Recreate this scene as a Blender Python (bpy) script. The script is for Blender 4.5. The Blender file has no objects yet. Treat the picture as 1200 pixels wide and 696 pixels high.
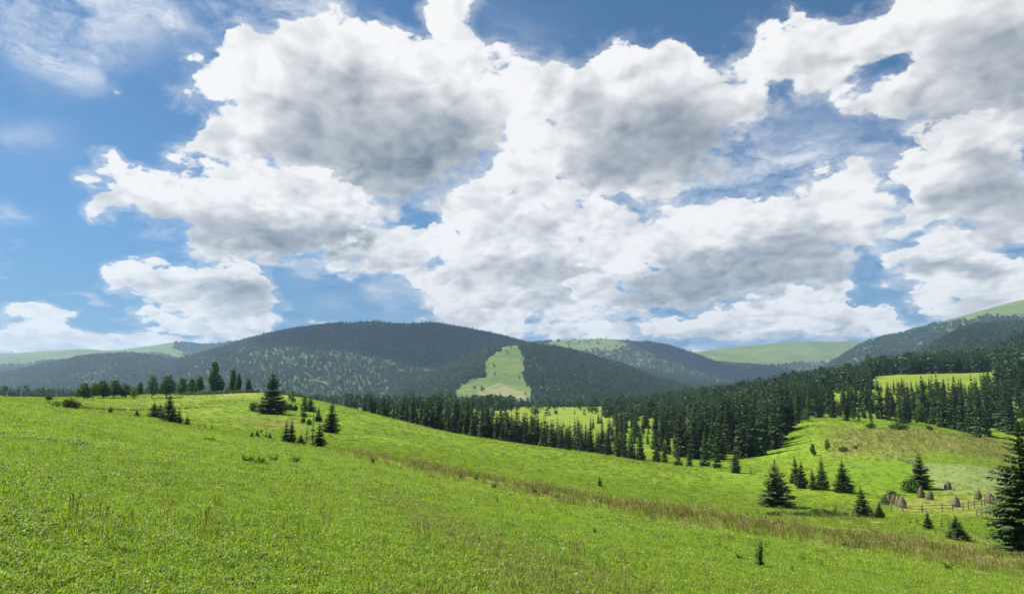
import bpy, math, random
import numpy as np
from mathutils import Vector, Matrix

R = math.radians
S = bpy.context.scene
COL = S.collection

# ------------------------------------------------------------------ camera
F_PX, PW, PH, HOR = 811.0, 1200.0, 696.0, 470.0      # focal length, size and eye level of the photograph in its pixels
PITCH = math.atan((HOR - PH / 2) / F_PX)
cam_d = bpy.data.cameras.new('camera')
cam_d.sensor_width = 36.0
cam_d.lens = 36.0 * F_PX / PW
cam_d.clip_start = 0.1
cam_d.clip_end = 40000.0
cam = bpy.data.objects.new('camera', cam_d)
cam.location = (0, 0, 0)
cam.rotation_euler = (R(90) + PITCH, 0, 0)
COL.objects.link(cam)
S.camera = cam


def ray(px, py):
    """direction (x, y, z) through a pixel of the photograph, scaled to y = 1"""
    a = (px - PW / 2) / F_PX
    b = (PH / 2 - py) / F_PX
    y = math.cos(PITCH) - b * math.sin(PITCH)
    z = math.sin(PITCH) + b * math.cos(PITCH)
    return a / y, 1.0, z / y


# ------------------------------------------------------------------ exposure
S.view_settings.view_transform = 'Standard'
S.view_settings.look = 'None'
S.view_settings.exposure = 0.86
S.view_settings.gamma = 1.0
S.view_settings.use_curve_mapping = False
S.render.engine = 'CYCLES'
S.cycles.use_denoising = True
S.cycles.max_bounces = 6
S.cycles.diffuse_bounces = 3
S.cycles.transmission_bounces = 3
S.cycles.transparent_max_bounces = 8
S.cycles.volume_bounces = 0
S.cycles.caustics_reflective = False
S.cycles.caustics_refractive = False
S.cycles.use_adaptive_sampling = True
S.cycles.adaptive_threshold = 0.02

# ------------------------------------------------------------------ sun
SUN_EL, SUN_AZ = R(54), R(-72)          # azimuth from the viewing direction, minus = left
SUN_DIR = Vector((math.sin(SUN_AZ) * math.cos(SUN_EL), math.cos(SUN_AZ) * math.cos(SUN_EL), math.sin(SUN_EL)))
sun_d = bpy.data.lights.new('sun', 'SUN')
sun_d.energy = 5.0
sun_d.angle = R(0.5)
sun_d.color = (1.0, 0.955, 0.88)
sun = bpy.data.objects.new('sun', sun_d)
sun.rotation_euler = SUN_DIR.to_track_quat('Z', 'Y').to_euler()
sun.location = (-60, 20, 80)
COL.objects.link(sun)


# ------------------------------------------------------------------ node helper
class N:
    def __init__(self, tree):
        self.t = tree

    def new(self, kind, **kw):
        n = self.t.nodes.new(kind)
        for k, v in kw.items():
            setattr(n, k, v)
        return n

    def put(self, sock, v):
        if v is None:
            return
        if isinstance(v, bpy.types.NodeSocket):
            self.t.links.new(v, sock)
        else:
            try:
                sock.default_value = v
            except TypeError:
                sock.default_value = (v, v, v)

    def math(self, op, a, b=None, c=None, clamp=False):
        n = self.new('ShaderNodeMath', operation=op, use_clamp=clamp)
        for i, v in enumerate((a, b, c)):
            if v is not None:
                self.put(n.inputs[i], v)
        return n.outputs[0]

    def vec(self, op, a, b=None, c=None):
        n = self.new('ShaderNodeVectorMath', operation=op)
        if op == 'SCALE':
            self.put(n.inputs[0], a)
            self.put(n.inputs['Scale'], b)
        else:
            for i, v in enumerate((a, b, c)):
                if v is not None:
                    self.put(n.inputs[i], v)
        return n.outputs['Value'] if op in ('DOT_PRODUCT', 'LENGTH', 'DISTANCE') else n.outputs[0]

    def noise(self, v, scale, detail=2, rough=0.5, lac=2.0, dist=0.0, color=False):
        n = self.new('ShaderNodeTexNoise')
        self.put(n.inputs['Vector'], v)
        self.put(n.inputs['Scale'], scale)
        self.put(n.inputs['Detail'], detail)
        self.put(n.inputs['Roughness'], rough)
        self.put(n.inputs['Lacunarity'], lac)
        self.put(n.inputs['Distortion'], dist)
        return n.outputs['Color' if color else 0]

    def ramp(self, x, a, b, lo=0.0, hi=1.0, smooth=True):
        n = self.new('ShaderNodeMapRange', interpolation_type='SMOOTHSTEP' if smooth else 'LINEAR')
        for i, v in enumerate((x, a, b, lo, hi)):
            self.put(n.inputs[i], v)
        return n.outputs[0]

    def mix(self, f, a, b, mode='MIX'):
        n = self.new('ShaderNodeMix', data_type='RGBA', blend_type=mode)
        self.put(n.inputs[0], f)
        self.put(n.inputs[6], a)
        self.put(n.inputs[7], b)
        return n.outputs[2]


def rgb(r, g, b):
    return (r, g, b, 1.0)


# ------------------------------------------------------------------ sky
def build_sky():
    w = bpy.data.worlds.new('World')
    S.world = w
    w.use_nodes = True
    t = w.node_tree
    t.nodes.clear()
    n = N(t)
    d = n.new('ShaderNodeTexCoord').outputs['Generated']     # direction looked in
    sep = n.new('ShaderNodeSeparateXYZ')
    n.put(sep.inputs[0], d)
    dx, dy, dz = sep.outputs
    sky = n.new('ShaderNodeTexSky', sky_type='NISHITA', sun_disc=False)
    sky.sun_elevation = SUN_EL
    sky.sun_rotation = SUN_AZ
    sky.altitude = 700
    sky.air_density = 1.0
    sky.dust_density = 0.6
    sky.ozone_density = 1.6
    clear = n.mix(1.0, sky.outputs[0], rgb(0.36, 0.65, 0.83), 'MULTIPLY')

    # billows get smaller towards the horizon, as on a cloud layer seen from below
    q = n.vec('SCALE', d, n.math('DIVIDE', 1.0, n.math('ADD', n.math('MAXIMUM', dz, 0.0), 0.42)))
    warp = n.vec('SUBTRACT', n.noise(q, 7.0, 4, 0.55, color=True), (0.5, 0.5, 0.5))
    big = n.vec('SCALE', warp, 0.14)
    # azimuth and elevation of the direction, in radians, ruffled
    dw = n.vec('ADD', d, n.vec('SCALE', warp, 0.085))
    sw = n.new('ShaderNodeSeparateXYZ')
    n.put(sw.inputs[0], dw)
    az = n.math('ARCTAN2', sw.outputs[0], sw.outputs[1])
    el = n.math('ARCSINE', sw.outputs[2])
    comb = n.new('ShaderNodeCombineXYZ')
    n.put(comb.inputs[0], az)
    n.put(comb.inputs[1], el)
    ae = comb.outputs[0]

    def ang(px, py):
        x, y, z = ray(px, py)
        return math.atan2(x, y), math.atan2(z, math.hypot(x, y))

    def field(blobs, place=False):
        """sum of soft ellipses lying where the clouds are; place: also how far off their middles one looks"""
        acc, off = 0.0, (0.0, 0.0, 0.0)
        for (cx, cy, rx, ry, amp) in blobs:
            a0, e0 = ang(cx, cy)
            sa = (ang(cx + rx, cy)[0] - ang(cx - rx, cy)[0]) / 2
            se = (ang(cx, cy - ry)[1] - ang(cx, cy + ry)[1]) / 2
            v = n.vec('MULTIPLY_ADD', ae, (1 / sa, 1 / se, 0), (-a0 / sa, -e0 / se, 0))
            g = n.math('POWER', 0.45, n.vec('DOT_PRODUCT', v, v))
            acc = n.math('MULTIPLY_ADD', g, amp, acc)
            if place and amp > 0:
                off = n.vec('ADD', n.vec('SCALE', v, g), off)
        return (acc, off) if place else acc

    qa = n.vec('ADD', q, n.vec('SCALE', big, 0.40))
    lit = Vector((-0.55, 0.05, 1.0)).normalized()

    def puffs(v, scale):
        x = n.new('ShaderNodeTexVoronoi', feature='F1')
        n.put(x.inputs['Vector'], v)
        n.put(x.inputs['Scale'], scale)
        n.put(x.inputs['Detail'], 1.6)
        n.put(x.inputs['Roughness'], 0.45)
        return x.outputs['Distance']
    n1 = n.noise(qa, 9.0, 11, 0.61)
    n2 = n.noise(n.vec('ADD', qa, (3.1, 1.7, 5.3)), 10.0, 10, 0.61)
    s0 = n.noise(qa, 6.0, 4.0, 0.48)
    s1 = n.noise(n.vec('ADD', qa, tuple(lit * 0.04)), 6.0, 4.0, 0.48)
    v0 = puffs(qa, 14.0)
    v1 = puffs(n.vec('ADD', qa, tuple(lit * 0.018)), 14.0)
    relief = n.math('MULTIPLY', n.math('SUBTRACT', s0, s1), 1.5)         # + = the side turned to the sun
    relief = n.math('MULTIPLY_ADD', n.math('SUBTRACT', v1, v0), 0.95, relief)
    soft = n.math('MULTIPLY', n.math('SUBTRACT', s0, 0.5), 0.50)
    white, grey = rgb(8.3, 8.2, 8.1), rgb(1.25, 1.65, 2.15)

    hz = n.ramp(dz, 0.28, 0.0)                                           # paler air low over the hills
    base = n.mix(n.math('MULTIPLY', hz, 0.8), clear, rgb(0.85, 2.2, 4.2))
    cir = field(SKY_VEIL)
    st = n.vec('MULTIPLY', q, (1.0, 1.0, 3.0))
    fib = n.noise(n.vec('ADD', st, n.vec('SCALE', warp, 0.20)), 7.0, 9, 0.66)
    veil = n.math('MULTIPLY', n.math('MINIMUM', cir, 1.0), n.ramp(fib, 0.30, 0.66))
    out = n.mix(n.math('MULTIPLY', veil, 0.85), base, rgb(7.2, 7.5, 7.9))
    # far behind the camera: broken cloud of its own
    back = n.math('MULTIPLY', n.ramp(dy, 0.25, -0.15), n.ramp(n.noise(q, 2.2, 2), 0.46, 0.62))
    # heap behind heap, the far ones first
    for k, (heap, cores, wisp) in enumerate(SKY_HEAPS):
        nz = (n1, n2)[k % 2]
        D, off = field(heap, True)
        if k == 0:
            D = n.math('ADD', D, back)
        sunny = n.math('DIVIDE', n.vec('DOT_PRODUCT', off, (-0.45, 0.9, 0.0)), n.math('ADD', D, 0.35))   # upper left of the heap +
        Dsat = n.math('SUBTRACT', 1.0, n.math('POWER', 0.36, n.math('MAXIMUM', D, 0.0)))
        F = n.math('MULTIPLY_ADD', n.math('SUBTRACT', nz, 0.5), 1.40, n.math('SUBTRACT', Dsat, 0.31))
        F = n.math('MULTIPLY_ADD', v0, -0.24, F)
        alpha = n.ramp(F, -0.02, n.ramp(sunny, -0.6, 0.4, wisp * 1.35, wisp * 0.45))
        mist = n.math('MULTIPLY', n.math('MULTIPLY', n.ramp(F, -0.24, 0.04), 0.38), n.ramp(fib, 0.34, 0.62))
        alpha = n.math('MAXIMUM', alpha, mist)
        thick = n.ramp(F, 0.02, 0.55)
        core = n.math('SUBTRACT', 1.0, n.math('POWER', 0.34, field(cores)))
        core = n.math('MULTIPLY', n.math('ADD', core, soft), n.ramp(F, -0.08, 0.18))
        shade = n.math('MULTIPLY_ADD', thick, 0.14, n.math('MULTIPLY', n.ramp(core, -0.05, 1.10), 0.98))
        shade = n.math('SUBTRACT', shade, n.math('MULTIPLY', n.math('MULTIPLY', sunny, n.ramp(F, 0.0, 0.3)), 0.16))
        shade = n.math('MULTIPLY_ADD', n.math('SUBTRACT', nz, 0.5), 0.30, shade)
        shade = n.math('SUBTRACT', shade, n.math('MULTIPLY', relief, n.math('MULTIPLY', n.ramp(F, -0.05, 0.25, 0.3, 1.0), n.ramp(core, 0.2, 1.0, 1.0, 0.55))))
        out = n.mix(alpha, out, n.mix(n.ramp(shade, -0.06, 1.34, smooth=False), white, grey))
    bg = n.new('ShaderNodeBackground')
    n.put(bg.inputs['Color'], out)
    bg.inputs['Strength'].default_value = 0.0640
    o = n.new('ShaderNodeOutputWorld')
    t.links.new(bg.outputs[0], o.inputs['Surface'])
    w.cycles.sampling_method = 'MANUAL'
    w.cycles.sample_map_resolution = 256


# where the clouds are, heap by heap: (centre, half width, half height in the photograph's pixels, density), grey cores, softness
SKY_HEAPS = [
    # low bank along the hills and the white mass between the heaps
    ([(604, 118, 26, 40, 1), (620, 160, 40, 60, 1.1), (620, 235, 90, 50, 1), (560, 290, 70, 44, 1), (640, 305, 90, 45, 1), (740, 285, 50, 30, .8), (700, 255, 60, 26, .6),
      (690, 340, 80, 36, 1), (600, 350, 80, 32, 1), (560, 372, 60, 18, .9), (690, 388, 60, 18, 1), (600, 395, 50, 14, .8), (500, 345, 22, 12, .45), (460, 320, 40, 7, .3),
      (40, 404, 60, 26, 1.2), (8, 372, 38, 15, .9), (100, 405, 80, 18, 1.1), (180, 404, 90, 16, 1.1), (3, 303, 24, 17, 1), (370, 377, 26, 8, .9), (330, 379, 16, 7, .6),
      (90, 343, 38, 9, .8), (120, 352, 20, 7, .7), (400, 290, 80, 34, .9), (450, 300, 60, 24, .7), (742, 238, 34, 10, -.9), (655, 378, 13, 8, -.8), (440, 358, 60, 12, -.6)],
     [(560, 240, 26, 14, .6), (640, 275, 14, 12, .8), (620, 312, 50, 18, .8), (690, 330, 50, 14, .8), (650, 352, 60, 9, .6), (60, 395, 70, 8, .3), (400, 300, 60, 14, .8), (560, 330, 30, 16, .4), (40, 412, 60, 8, .4)], .22),
    # heap at the upper right of the middle
    ([(655, 118, 42, 36, 1.1), (722, 88, 55, 38, 1.1), (790, 62, 24, 24, 1), (835, 105, 52, 38, 1.1), (760, 150, 100, 56, 1.4), (690, 175, 70, 46, 1.1), (828, 165, 44, 40, 1.1), (775, 222, 24, 22, .6), (740, 205, 50, 20, .5)],
     [(770, 150, 80, 40, 1.4), (825, 158, 40, 36, 1), (720, 185, 46, 24, .9), (690, 125, 26, 18, .4), (760, 205, 40, 14, .5)], .20),
    # the big heap at the upper left
    ([(330, 95, 75, 42, 1.2), (272, 92, 32, 25, 1), (380, 52, 44, 38, 1.2), (440, 75, 60, 46, 1.2), (505, 105, 56, 42, 1.2), (550, 125, 36, 36, 1), (537, 14, 32, 32, 1.3), (548, 55, 22, 34, 1.1),
      (592, 74, 24, 15, .8), (300, 150, 62, 48, 1.2), (400, 160, 110, 58, 1.4), (505, 165, 80, 56, 1.3), (232, 164, 16, 10, .9), (470, 230, 70, 40, 1)],
     [(440, 150, 80, 38, 1.3), (530, 160, 46, 44, 1.3), (400, 185, 70, 30, 1.2), (480, 215, 60, 34, 1.1), (408, 108, 30, 22, .6), (330, 170, 40, 16, .4), (450, 100, 40, 20, .4)], .18),
    # its long arm to the left, in front of it
    ([(152, 204, 34, 13, 1), (180, 236, 52, 24, 1.1), (97, 262, 11, 12, .9), (125, 243, 24, 10, .8), (255, 232, 80, 36, 1.3), (340, 232, 80, 40, 1.3), (310, 278, 75, 26, 1.1), (400, 268, 60, 34, 1), (250, 285, 50, 14, .6)],
     [(330, 282, 80, 16, 1.3), (235, 268, 50, 18, 1.1), (400, 285, 60, 20, 1.2), (300, 250, 50, 12, .5), (200, 250, 40, 12, .4)], .20),
    # lower left
    ([(150, 322, 34, 15, 1), (205, 328, 50, 26, 1.1), (262, 345, 55, 34, 1.2), (292, 335, 32, 32, 1.1), (225, 378, 66, 22, 1.1), (270, 385, 50, 16, .9)],
     [(284, 345, 30, 22, 1.5), (250, 335, 26, 12, .5), (200, 372, 40, 10, .4)], .20),
    # low bank at right
    ([(790, 392, 80, 20, 1.1), (880, 382, 70, 24, 1.2), (950, 376, 60, 20, 1.2), (1020, 380, 50, 15, 1.1), (1060, 380, 36, 10, .8), (955, 366, 50, 12, .8), (978, 340, 17, 13, .9)],
     [(900, 398, 60, 10, .6), (800, 398, 80, 10, .5), (980, 390, 50, 8, .6)], .16),
    # heap below the middle
    ([(835, 282, 60, 34, 1.1), (900, 285, 80, 44, 1.2), (965, 252, 55, 38, 1.2), (1003, 243, 32, 30, 1.1), (760, 325, 80, 38, 1.1), (870, 328, 90, 30, 1.1), (945, 322, 36, 20, .8), (720, 345, 50, 22, .7), (800, 250, 30, 10, .3)],
     [(905, 318, 70, 22, 1.5), (850, 325, 70, 22, 1.3), (790, 335, 60, 16, 1.1), (905, 285, 36, 16, .7), (960, 285, 40, 14, .8), (730, 340, 40, 12, .7)], .20),
    # right: low heaps, the tall block, its top
    ([(1065, 312, 52, 21, 1.1), (1130, 300, 60, 26, 1.1), (1185, 312, 50, 22, 1.1), (1130, 335, 70, 22, 1.1), (1140, 358, 60, 20, 1.1), (1195, 345, 40, 18, 1), (1085, 352, 30, 10, .6), (1195, 278, 26, 7, -.8)],
     [(1140, 316, 60, 9, 1), (1130, 362, 50, 9, .6), (1070, 322, 40, 7, .6)], .20),
    ([(1120, 155, 52, 36, 1.1), (1100, 205, 50, 45, 1.2), (1165, 205, 60, 58, 1.3), (1195, 250, 40, 26, 1), (1078, 258, 32, 34, 1), (1130, 262, 44, 26, 1), (1020, 178, 26, 10, .5), (1005, 203, 40, 11, .45)],
     [(1168, 215, 40, 40, 1.5), (1110, 245, 50, 14, 1), (1140, 180, 20, 14, .3), (1130, 275, 40, 8, .6)], .20),
    ([(880, 85, 34, 24, .8), (925, 52, 46, 34, 1.1), (965, 70, 60, 38, 1.2), (1012, 60, 45, 24, 1), (1055, 38, 50, 25, 1.1), (1105, 15, 60, 32, 1.2), (1170, 25, 60, 50, 1.3), (962, 108, 30, 17, .9), (990, 132, 15, 10, .7),
      (985, 30, 24, 16, .7), (1072, 112, 58, 27, 1.2), (1140, 85, 65, 46, 1.3), (1190, 120, 45, 54, 1.2), (1050, 72, 34, 12, -.5)],
     [(1165, 65, 60, 38, 1.1), (1195, 95, 40, 46, 1), (1110, 100, 60, 14, .6), (970, 76, 44, 14, .7), (1080, 128, 50, 9, .8), (1120, 30, 40, 14, .3)], .18),
]
SKY_VEIL = [
    (60, 18, 100, 36, 1.5), (140, 15, 70, 14, 1.0), (80, 80, 40, 24, .6), (40, 50, 50, 30, .5), (20, 165, 50, 20, .4), (310, 22, 75, 28, 1.1), (360, 30, 50, 26, .7),
    (450, 335, 70, 30, .55), (930, 175, 70, 40, .7), (850, 235, 60, 30, .8), (960, 210, 70, 20, .7), (1020, 270, 40, 60, .5), (5, 258, 20, 8, .6), (600, 60, 60, 40, .25),
]
build_sky()


# ------------------------------------------------------------------ numbers
def _hash(ix, iy, iz, seed):
    h = (ix.astype(np.int64) * 374761393 + iy.astype(np.int64) * 668265263 + iz.astype(np.int64) * 2147483647 + seed * 974711) & 0xFFFFFFFF
    h = ((h ^ (h >> 13)) * 1274126177) & 0xFFFFFFFF
    h = ((h ^ (h >> 16)) * 2246822519) & 0xFFFFFFFF
    return ((h ^ (h >> 15)) & 0xFFFFFF) / float(0xFFFFFF)


def vnoise(x, y, seed=0):
    x0, y0 = np.floor(x), np.floor(y)
    fx, fy = x - x0, y - y0
    fx, fy = fx * fx * (3 - 2 * fx), fy * fy * (3 - 2 * fy)
    z = np.zeros_like(x0)
    a, b = _hash(x0, y0, z, seed), _hash(x0 + 1, y0, z, seed)
    c, e = _hash(x0, y0 + 1, z, seed), _hash(x0 + 1, y0 + 1, z, seed)
    return (a * (1 - fx) + b * fx) * (1 - fy) + (c * (1 - fx) + e * fx) * fy


def fbm(x, y, octaves=4, seed=0, gain=0.5):
    x, y = np.asarray(x, float), np.asarray(y, float)
    s, a, tot = 0, 1.0, 0.0
    for i in range(octaves):
        s = s + a * (vnoise(x * 2 ** i + 17.3 * i, y * 2 ** i - 9.1 * i, seed + i) - 0.5)
        tot += a
        a *= gain
    return s / tot * 2                                  # about -1 .. 1


def pchip(xk, yk, x):
    xk, yk = np.asarray(xk, float), np.asarray(yk, float)
    h = np.diff(xk)
    dl = np.diff(yk) / h
    m = np.zeros_like(yk)
    m[0], m[-1] = dl[0], dl[-1]
    for i in range(1, len(xk) - 1):
        if dl[i - 1] * dl[i] > 0:
            w1, w2 = 2 * h[i] + h[i - 1], h[i] + 2 * h[i - 1]
            m[i] = (w1 + w2) / (w1 / dl[i - 1] + w2 / dl[i])
    x = np.clip(x, xk[0], xk[-1])
    i = np.clip(np.searchsorted(xk, x) - 1, 0, len(xk) - 2)
    t = (x - xk[i]) / h[i]
    return ((2 * t ** 3 - 3 * t ** 2 + 1) * yk[i] + (t ** 3 - 2 * t ** 2 + t) * h[i] * m[i]
            + (-2 * t ** 3 + 3 * t ** 2) * yk[i + 1] + (t ** 3 - t ** 2) * h[i] * m[i + 1])


def sstep(x, a, b):
    t = np.clip((x - a) / (b - a), 0, 1)
    return t * t * (3 - 2 * t)


def smooth_rows(z, k, axis):
    ker = np.hanning(2 * k + 3)[1:-1]
    ker /= ker.sum()
    pad = [(0, 0), (0, 0)]
    pad[axis] = (k, k)
    zp = np.pad(z, pad, mode='edge')
    return np.apply_along_axis(lambda v: np.convolve(v, ker, mode='valid'), axis, zp)


# ------------------------------------------------------------------ mesh and object helpers
def make_mesh(name, verts, faces=None, quads=None, tris=None, mats=(), mat_ids=None, smooth=False, attrs=None):
    me = bpy.data.meshes.new(name)
    verts = np.asarray(verts, np.float32).reshape(-1, 3)
    if faces is not None:
        me.from_pydata(verts.tolist(), [], faces)
    else:
        q = np.asarray(quads if quads is not None else np.zeros((0, 4)), np.int32).reshape(-1, 4)
        t3 = np.asarray(tris if tris is not None else np.zeros((0, 3)), np.int32).reshape(-1, 3)
        loops = np.concatenate([q.ravel(), t3.ravel()])
        starts = np.concatenate([np.arange(len(q)) * 4, len(q) * 4 + np.arange(len(t3)) * 3])
        me.vertices.add(len(verts))
        me.vertices.foreach_set('co', verts.ravel())
        me.loops.add(len(loops))
        me.loops.foreach_set('vertex_index', loops)
        me.polygons.add(len(starts))
        me.polygons.foreach_set('loop_start', starts.astype(np.int32))
        me.update(calc_edges=True)
    for m in mats:
        me.materials.append(m)
    if mat_ids is not None:
        me.polygons.foreach_set('material_index', np.asarray(mat_ids, np.int32))
    if smooth:
        me.polygons.foreach_set('use_smooth', np.ones(len(me.polygons), bool))
    for k, v in (attrs or {}).items():
        a = me.attributes.new(k, 'FLOAT', 'POINT')
        a.data.foreach_set('value', np.asarray(v, np.float32).ravel())
    me.update()
    return me


def link(name, me, parent=None, loc=None, **props):
    o = bpy.data.objects.new(name, me)
    COL.objects.link(o)
    if parent is not None:
        o.parent = parent
    if loc is not None:
        o.location = loc
    for k, v in props.items():
        if v is not None:
            o[k] = v
    return o


def thing(name, label, cat, loc, rz=0.0, group=None, scale=1.0):
    o = link(name, None, loc=loc, label=label, category=cat, group=group)
    o.rotation_euler = (0, 0, rz)
    o.scale = (scale,) * 3 if not isinstance(scale, tuple) else scale
    o.empty_display_size = 0.3
    return o


def structure(name, me):
    return link(name, me, kind='structure')


class MB:
    """collects quads and triangles"""
    def __init__(self):
        self.v, self.q, self.t, self.n = [], [], [], 0

    def add(self, v, q=None, t=None):
        v = np.asarray(v, float).reshape(-1, 3)
        if q is not None:
            self.q.append(np.asarray(q, int).reshape(-1, 4) + self.n)
        if t is not None:
            self.t.append(np.asarray(t, int).reshape(-1, 3) + self.n)
        self.v.append(v)
        self.n += len(v)

    def tube(self, pts, radii, sides=8, cap=True):
        pts = [Vector(p) for p in pts]
        rings = []
        for i, p in enumerate(pts):
            d = (pts[min(i + 1, len(pts) - 1)] - pts[max(i - 1, 0)]).normalized()
            a = d.orthogonal().normalized()
            b = d.cross(a)
            for k in range(sides):
                w = 2 * math.pi * k / sides
                rings.append(p + (a * math.cos(w) + b * math.sin(w)) * radii[i])
        q = [(i * sides + k, i * sides + (k + 1) % sides, (i + 1) * sides + (k + 1) % sides, (i + 1) * sides + k)
             for i in range(len(pts) - 1) for k in range(sides)]
        t = []
        if cap:
            rings.append(pts[-1])
            m = len(rings) - 1
            t = [((len(pts) - 1) * sides + k, (len(pts) - 1) * sides + (k + 1) % sides, m) for k in range(sides)]
        self.add(np.array([tuple(r) for r in rings]), q, t if t else None)

    def mesh(self, name, mat, smooth=False):
        return make_mesh(name, np.concatenate(self.v), quads=np.concatenate(self.q) if self.q else None,
                         tris=np.concatenate(self.t) if self.t else None, mats=(mat,), smooth=smooth)


# ------------------------------------------------------------------ materials
def material(name):
    m = bpy.data.materials.new(name)
    m.use_nodes = True
    m.node_tree.nodes.clear()
    return m, N(m.node_tree)


def finish(m, n, shader):
    o = n.new('ShaderNodeOutputMaterial')
    m.node_tree.links.new(shader, o.inputs['Surface'])
    return m


def leaf_material(name, dark, light, trans, amount=0.35, scale=0.6, tip=None, rough=0.6, spread=0.35):
    """foliage: matt leaf that lets some light through; hue varies over the plant and from plant to plant"""
    m, n = material(name)
    geo = n.new('ShaderNodeNewGeometry')
    info = n.new('ShaderNodeObjectInfo')
    co = n.new('ShaderNodeTexCoord').outputs['Object']
    f = n.math('ADD', n.math('MULTIPLY', n.noise(co, scale, 3, 0.6), 1.0), n.math('MULTIPLY', n.math('SUBTRACT', info.outputs['Random'], 0.5), spread * 2))
    f = n.math('ADD', f, n.math('MULTIPLY', n.math('SUBTRACT', geo.outputs['Random Per Island'], 0.5), 0.55))
    col = n.mix(n.ramp(f, 0.2, 0.85), rgb(*dark), rgb(*light))
    if tip:
        col = n.mix(n.ramp(geo.outputs['Random Per Island'], 0.9, 0.97), col, rgb(*tip))
    b = n.new('ShaderNodeBsdfPrincipled')
    n.put(b.inputs['Base Color'], col)
    b.inputs['Roughness'].default_value = rough
    b.inputs['Specular IOR Level'].default_value = 0.25
    tr = n.new('ShaderNodeBsdfTranslucent')
    n.put(tr.inputs['Color'], n.mix(1.0, col, rgb(*trans), 'MULTIPLY'))
    mx = n.new('ShaderNodeMixShader')
    mx.inputs[0].default_value = amount
    m.node_tree.links.new(b.outputs[0], mx.inputs[1])
    m.node_tree.links.new(tr.outputs[0], mx.inputs[2])
    return finish(m, n, mx.outputs[0])


def bark_material(name, a, b_, scale=6.0):
    m, n = material(name)
    co = n.new('ShaderNodeTexCoord').outputs['Object']
    v = n.vec('MULTIPLY', co, (1, 1, 0.25))
    f = n.noise(v, scale, 5, 0.65)
    b = n.new('ShaderNodeBsdfPrincipled')
    n.put(b.inputs['Base Color'], n.mix(n.ramp(f, 0.3, 0.7), rgb(*a), rgb(*b_)))
    b.inputs['Roughness'].default_value = 0.9
    bp = n.new('ShaderNodeBump')
    bp.inputs['Strength'].default_value = 0.6
    n.put(bp.inputs['Height'], f)
    m.node_tree.links.new(bp.outputs[0], b.inputs['Normal'])
    return finish(m, n, b.outputs[0])


M = {}
M['spruce'] = leaf_material('spruce_needles', (0.024, 0.048, 0.017), (0.072, 0.118, 0.034), (0.85, 1.05, 0.4), 0.22, 0.5, tip=(0.09, 0.135, 0.035), spread=0.55)
M['broad'] = leaf_material('broad_leaves', (0.038, 0.080, 0.013), (0.105, 0.175, 0.032), (0.9, 1.2, 0.4), 0.35, 0.5)
M['pale_broad'] = leaf_material('pale_leaves', (0.055, 0.10, 0.020), (0.13, 0.19, 0.045), (0.9, 1.2, 0.4), 0.35, 0.5)
M['hill_conifer'] = leaf_material('hill_conifer_needles', (0.022, 0.050, 0.018), (0.064, 0.118, 0.034), (0.8, 1.0, 0.4), 0.15, 0.05, spread=0.5)
M['hill_broad'] = leaf_material('hill_broad_leaves', (0.032, 0.064, 0.016), (0.068, 0.115, 0.028), (0.9, 1.1, 0.4), 0.22, 0.05, spread=0.35)
M['bark'] = bark_material('spruce_bark', (0.05, 0.036, 0.026), (0.13, 0.10, 0.075))
M['grey_bark'] = bark_material('grey_bark', (0.09, 0.08, 0.07), (0.22, 0.20, 0.17))
M['grass'] = leaf_material('grass_blades', (0.134, 0.226, 0.008), (0.280, 0.390, 0.020), (1.02, 1.12, 0.30), 0.45, 0.9, tip=(0.42, 0.46, 0.16), rough=0.5, spread=0.45)
M['dry'] = leaf_material('dry_grass', (0.14, 0.165, 0.030), (0.30, 0.25, 0.10), (1.0, 0.98, 0.5), 0.40, 0.9, tip=(0.36, 0.25, 0.13), spread=0.6)
M['weed'] = leaf_material('weed_leaves', (0.035, 0.075, 0.012), (0.085, 0.15, 0.02), (0.9, 1.2, 0.4), 0.35, 1.5)
M['petal'] = leaf_material('flower_petals', (0.55, 0.54, 0.50), (0.75, 0.74, 0.70), (1, 1, 1), 0.3, 1.0)
M['hay'] = leaf_material('hay', (0.112, 0.096, 0.040), (0.255, 0.222, 0.100), (1.0, 0.9, 0.5), 0.06, 1.8, spread=0.2)
M['wood'] = bark_material('weathered_wood', (0.10, 0.088, 0.072), (0.23, 0.205, 0.175), 9.0)


# ------------------------------------------------------------------ ground
def fg(px, y):
    return 470 + 811 * (1.7 / y + 0.10) + 0.16 * (px - 600)


NEAR = (2.0, 4.0, 7.0, 12.0, 20.0, 32.0)
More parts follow.
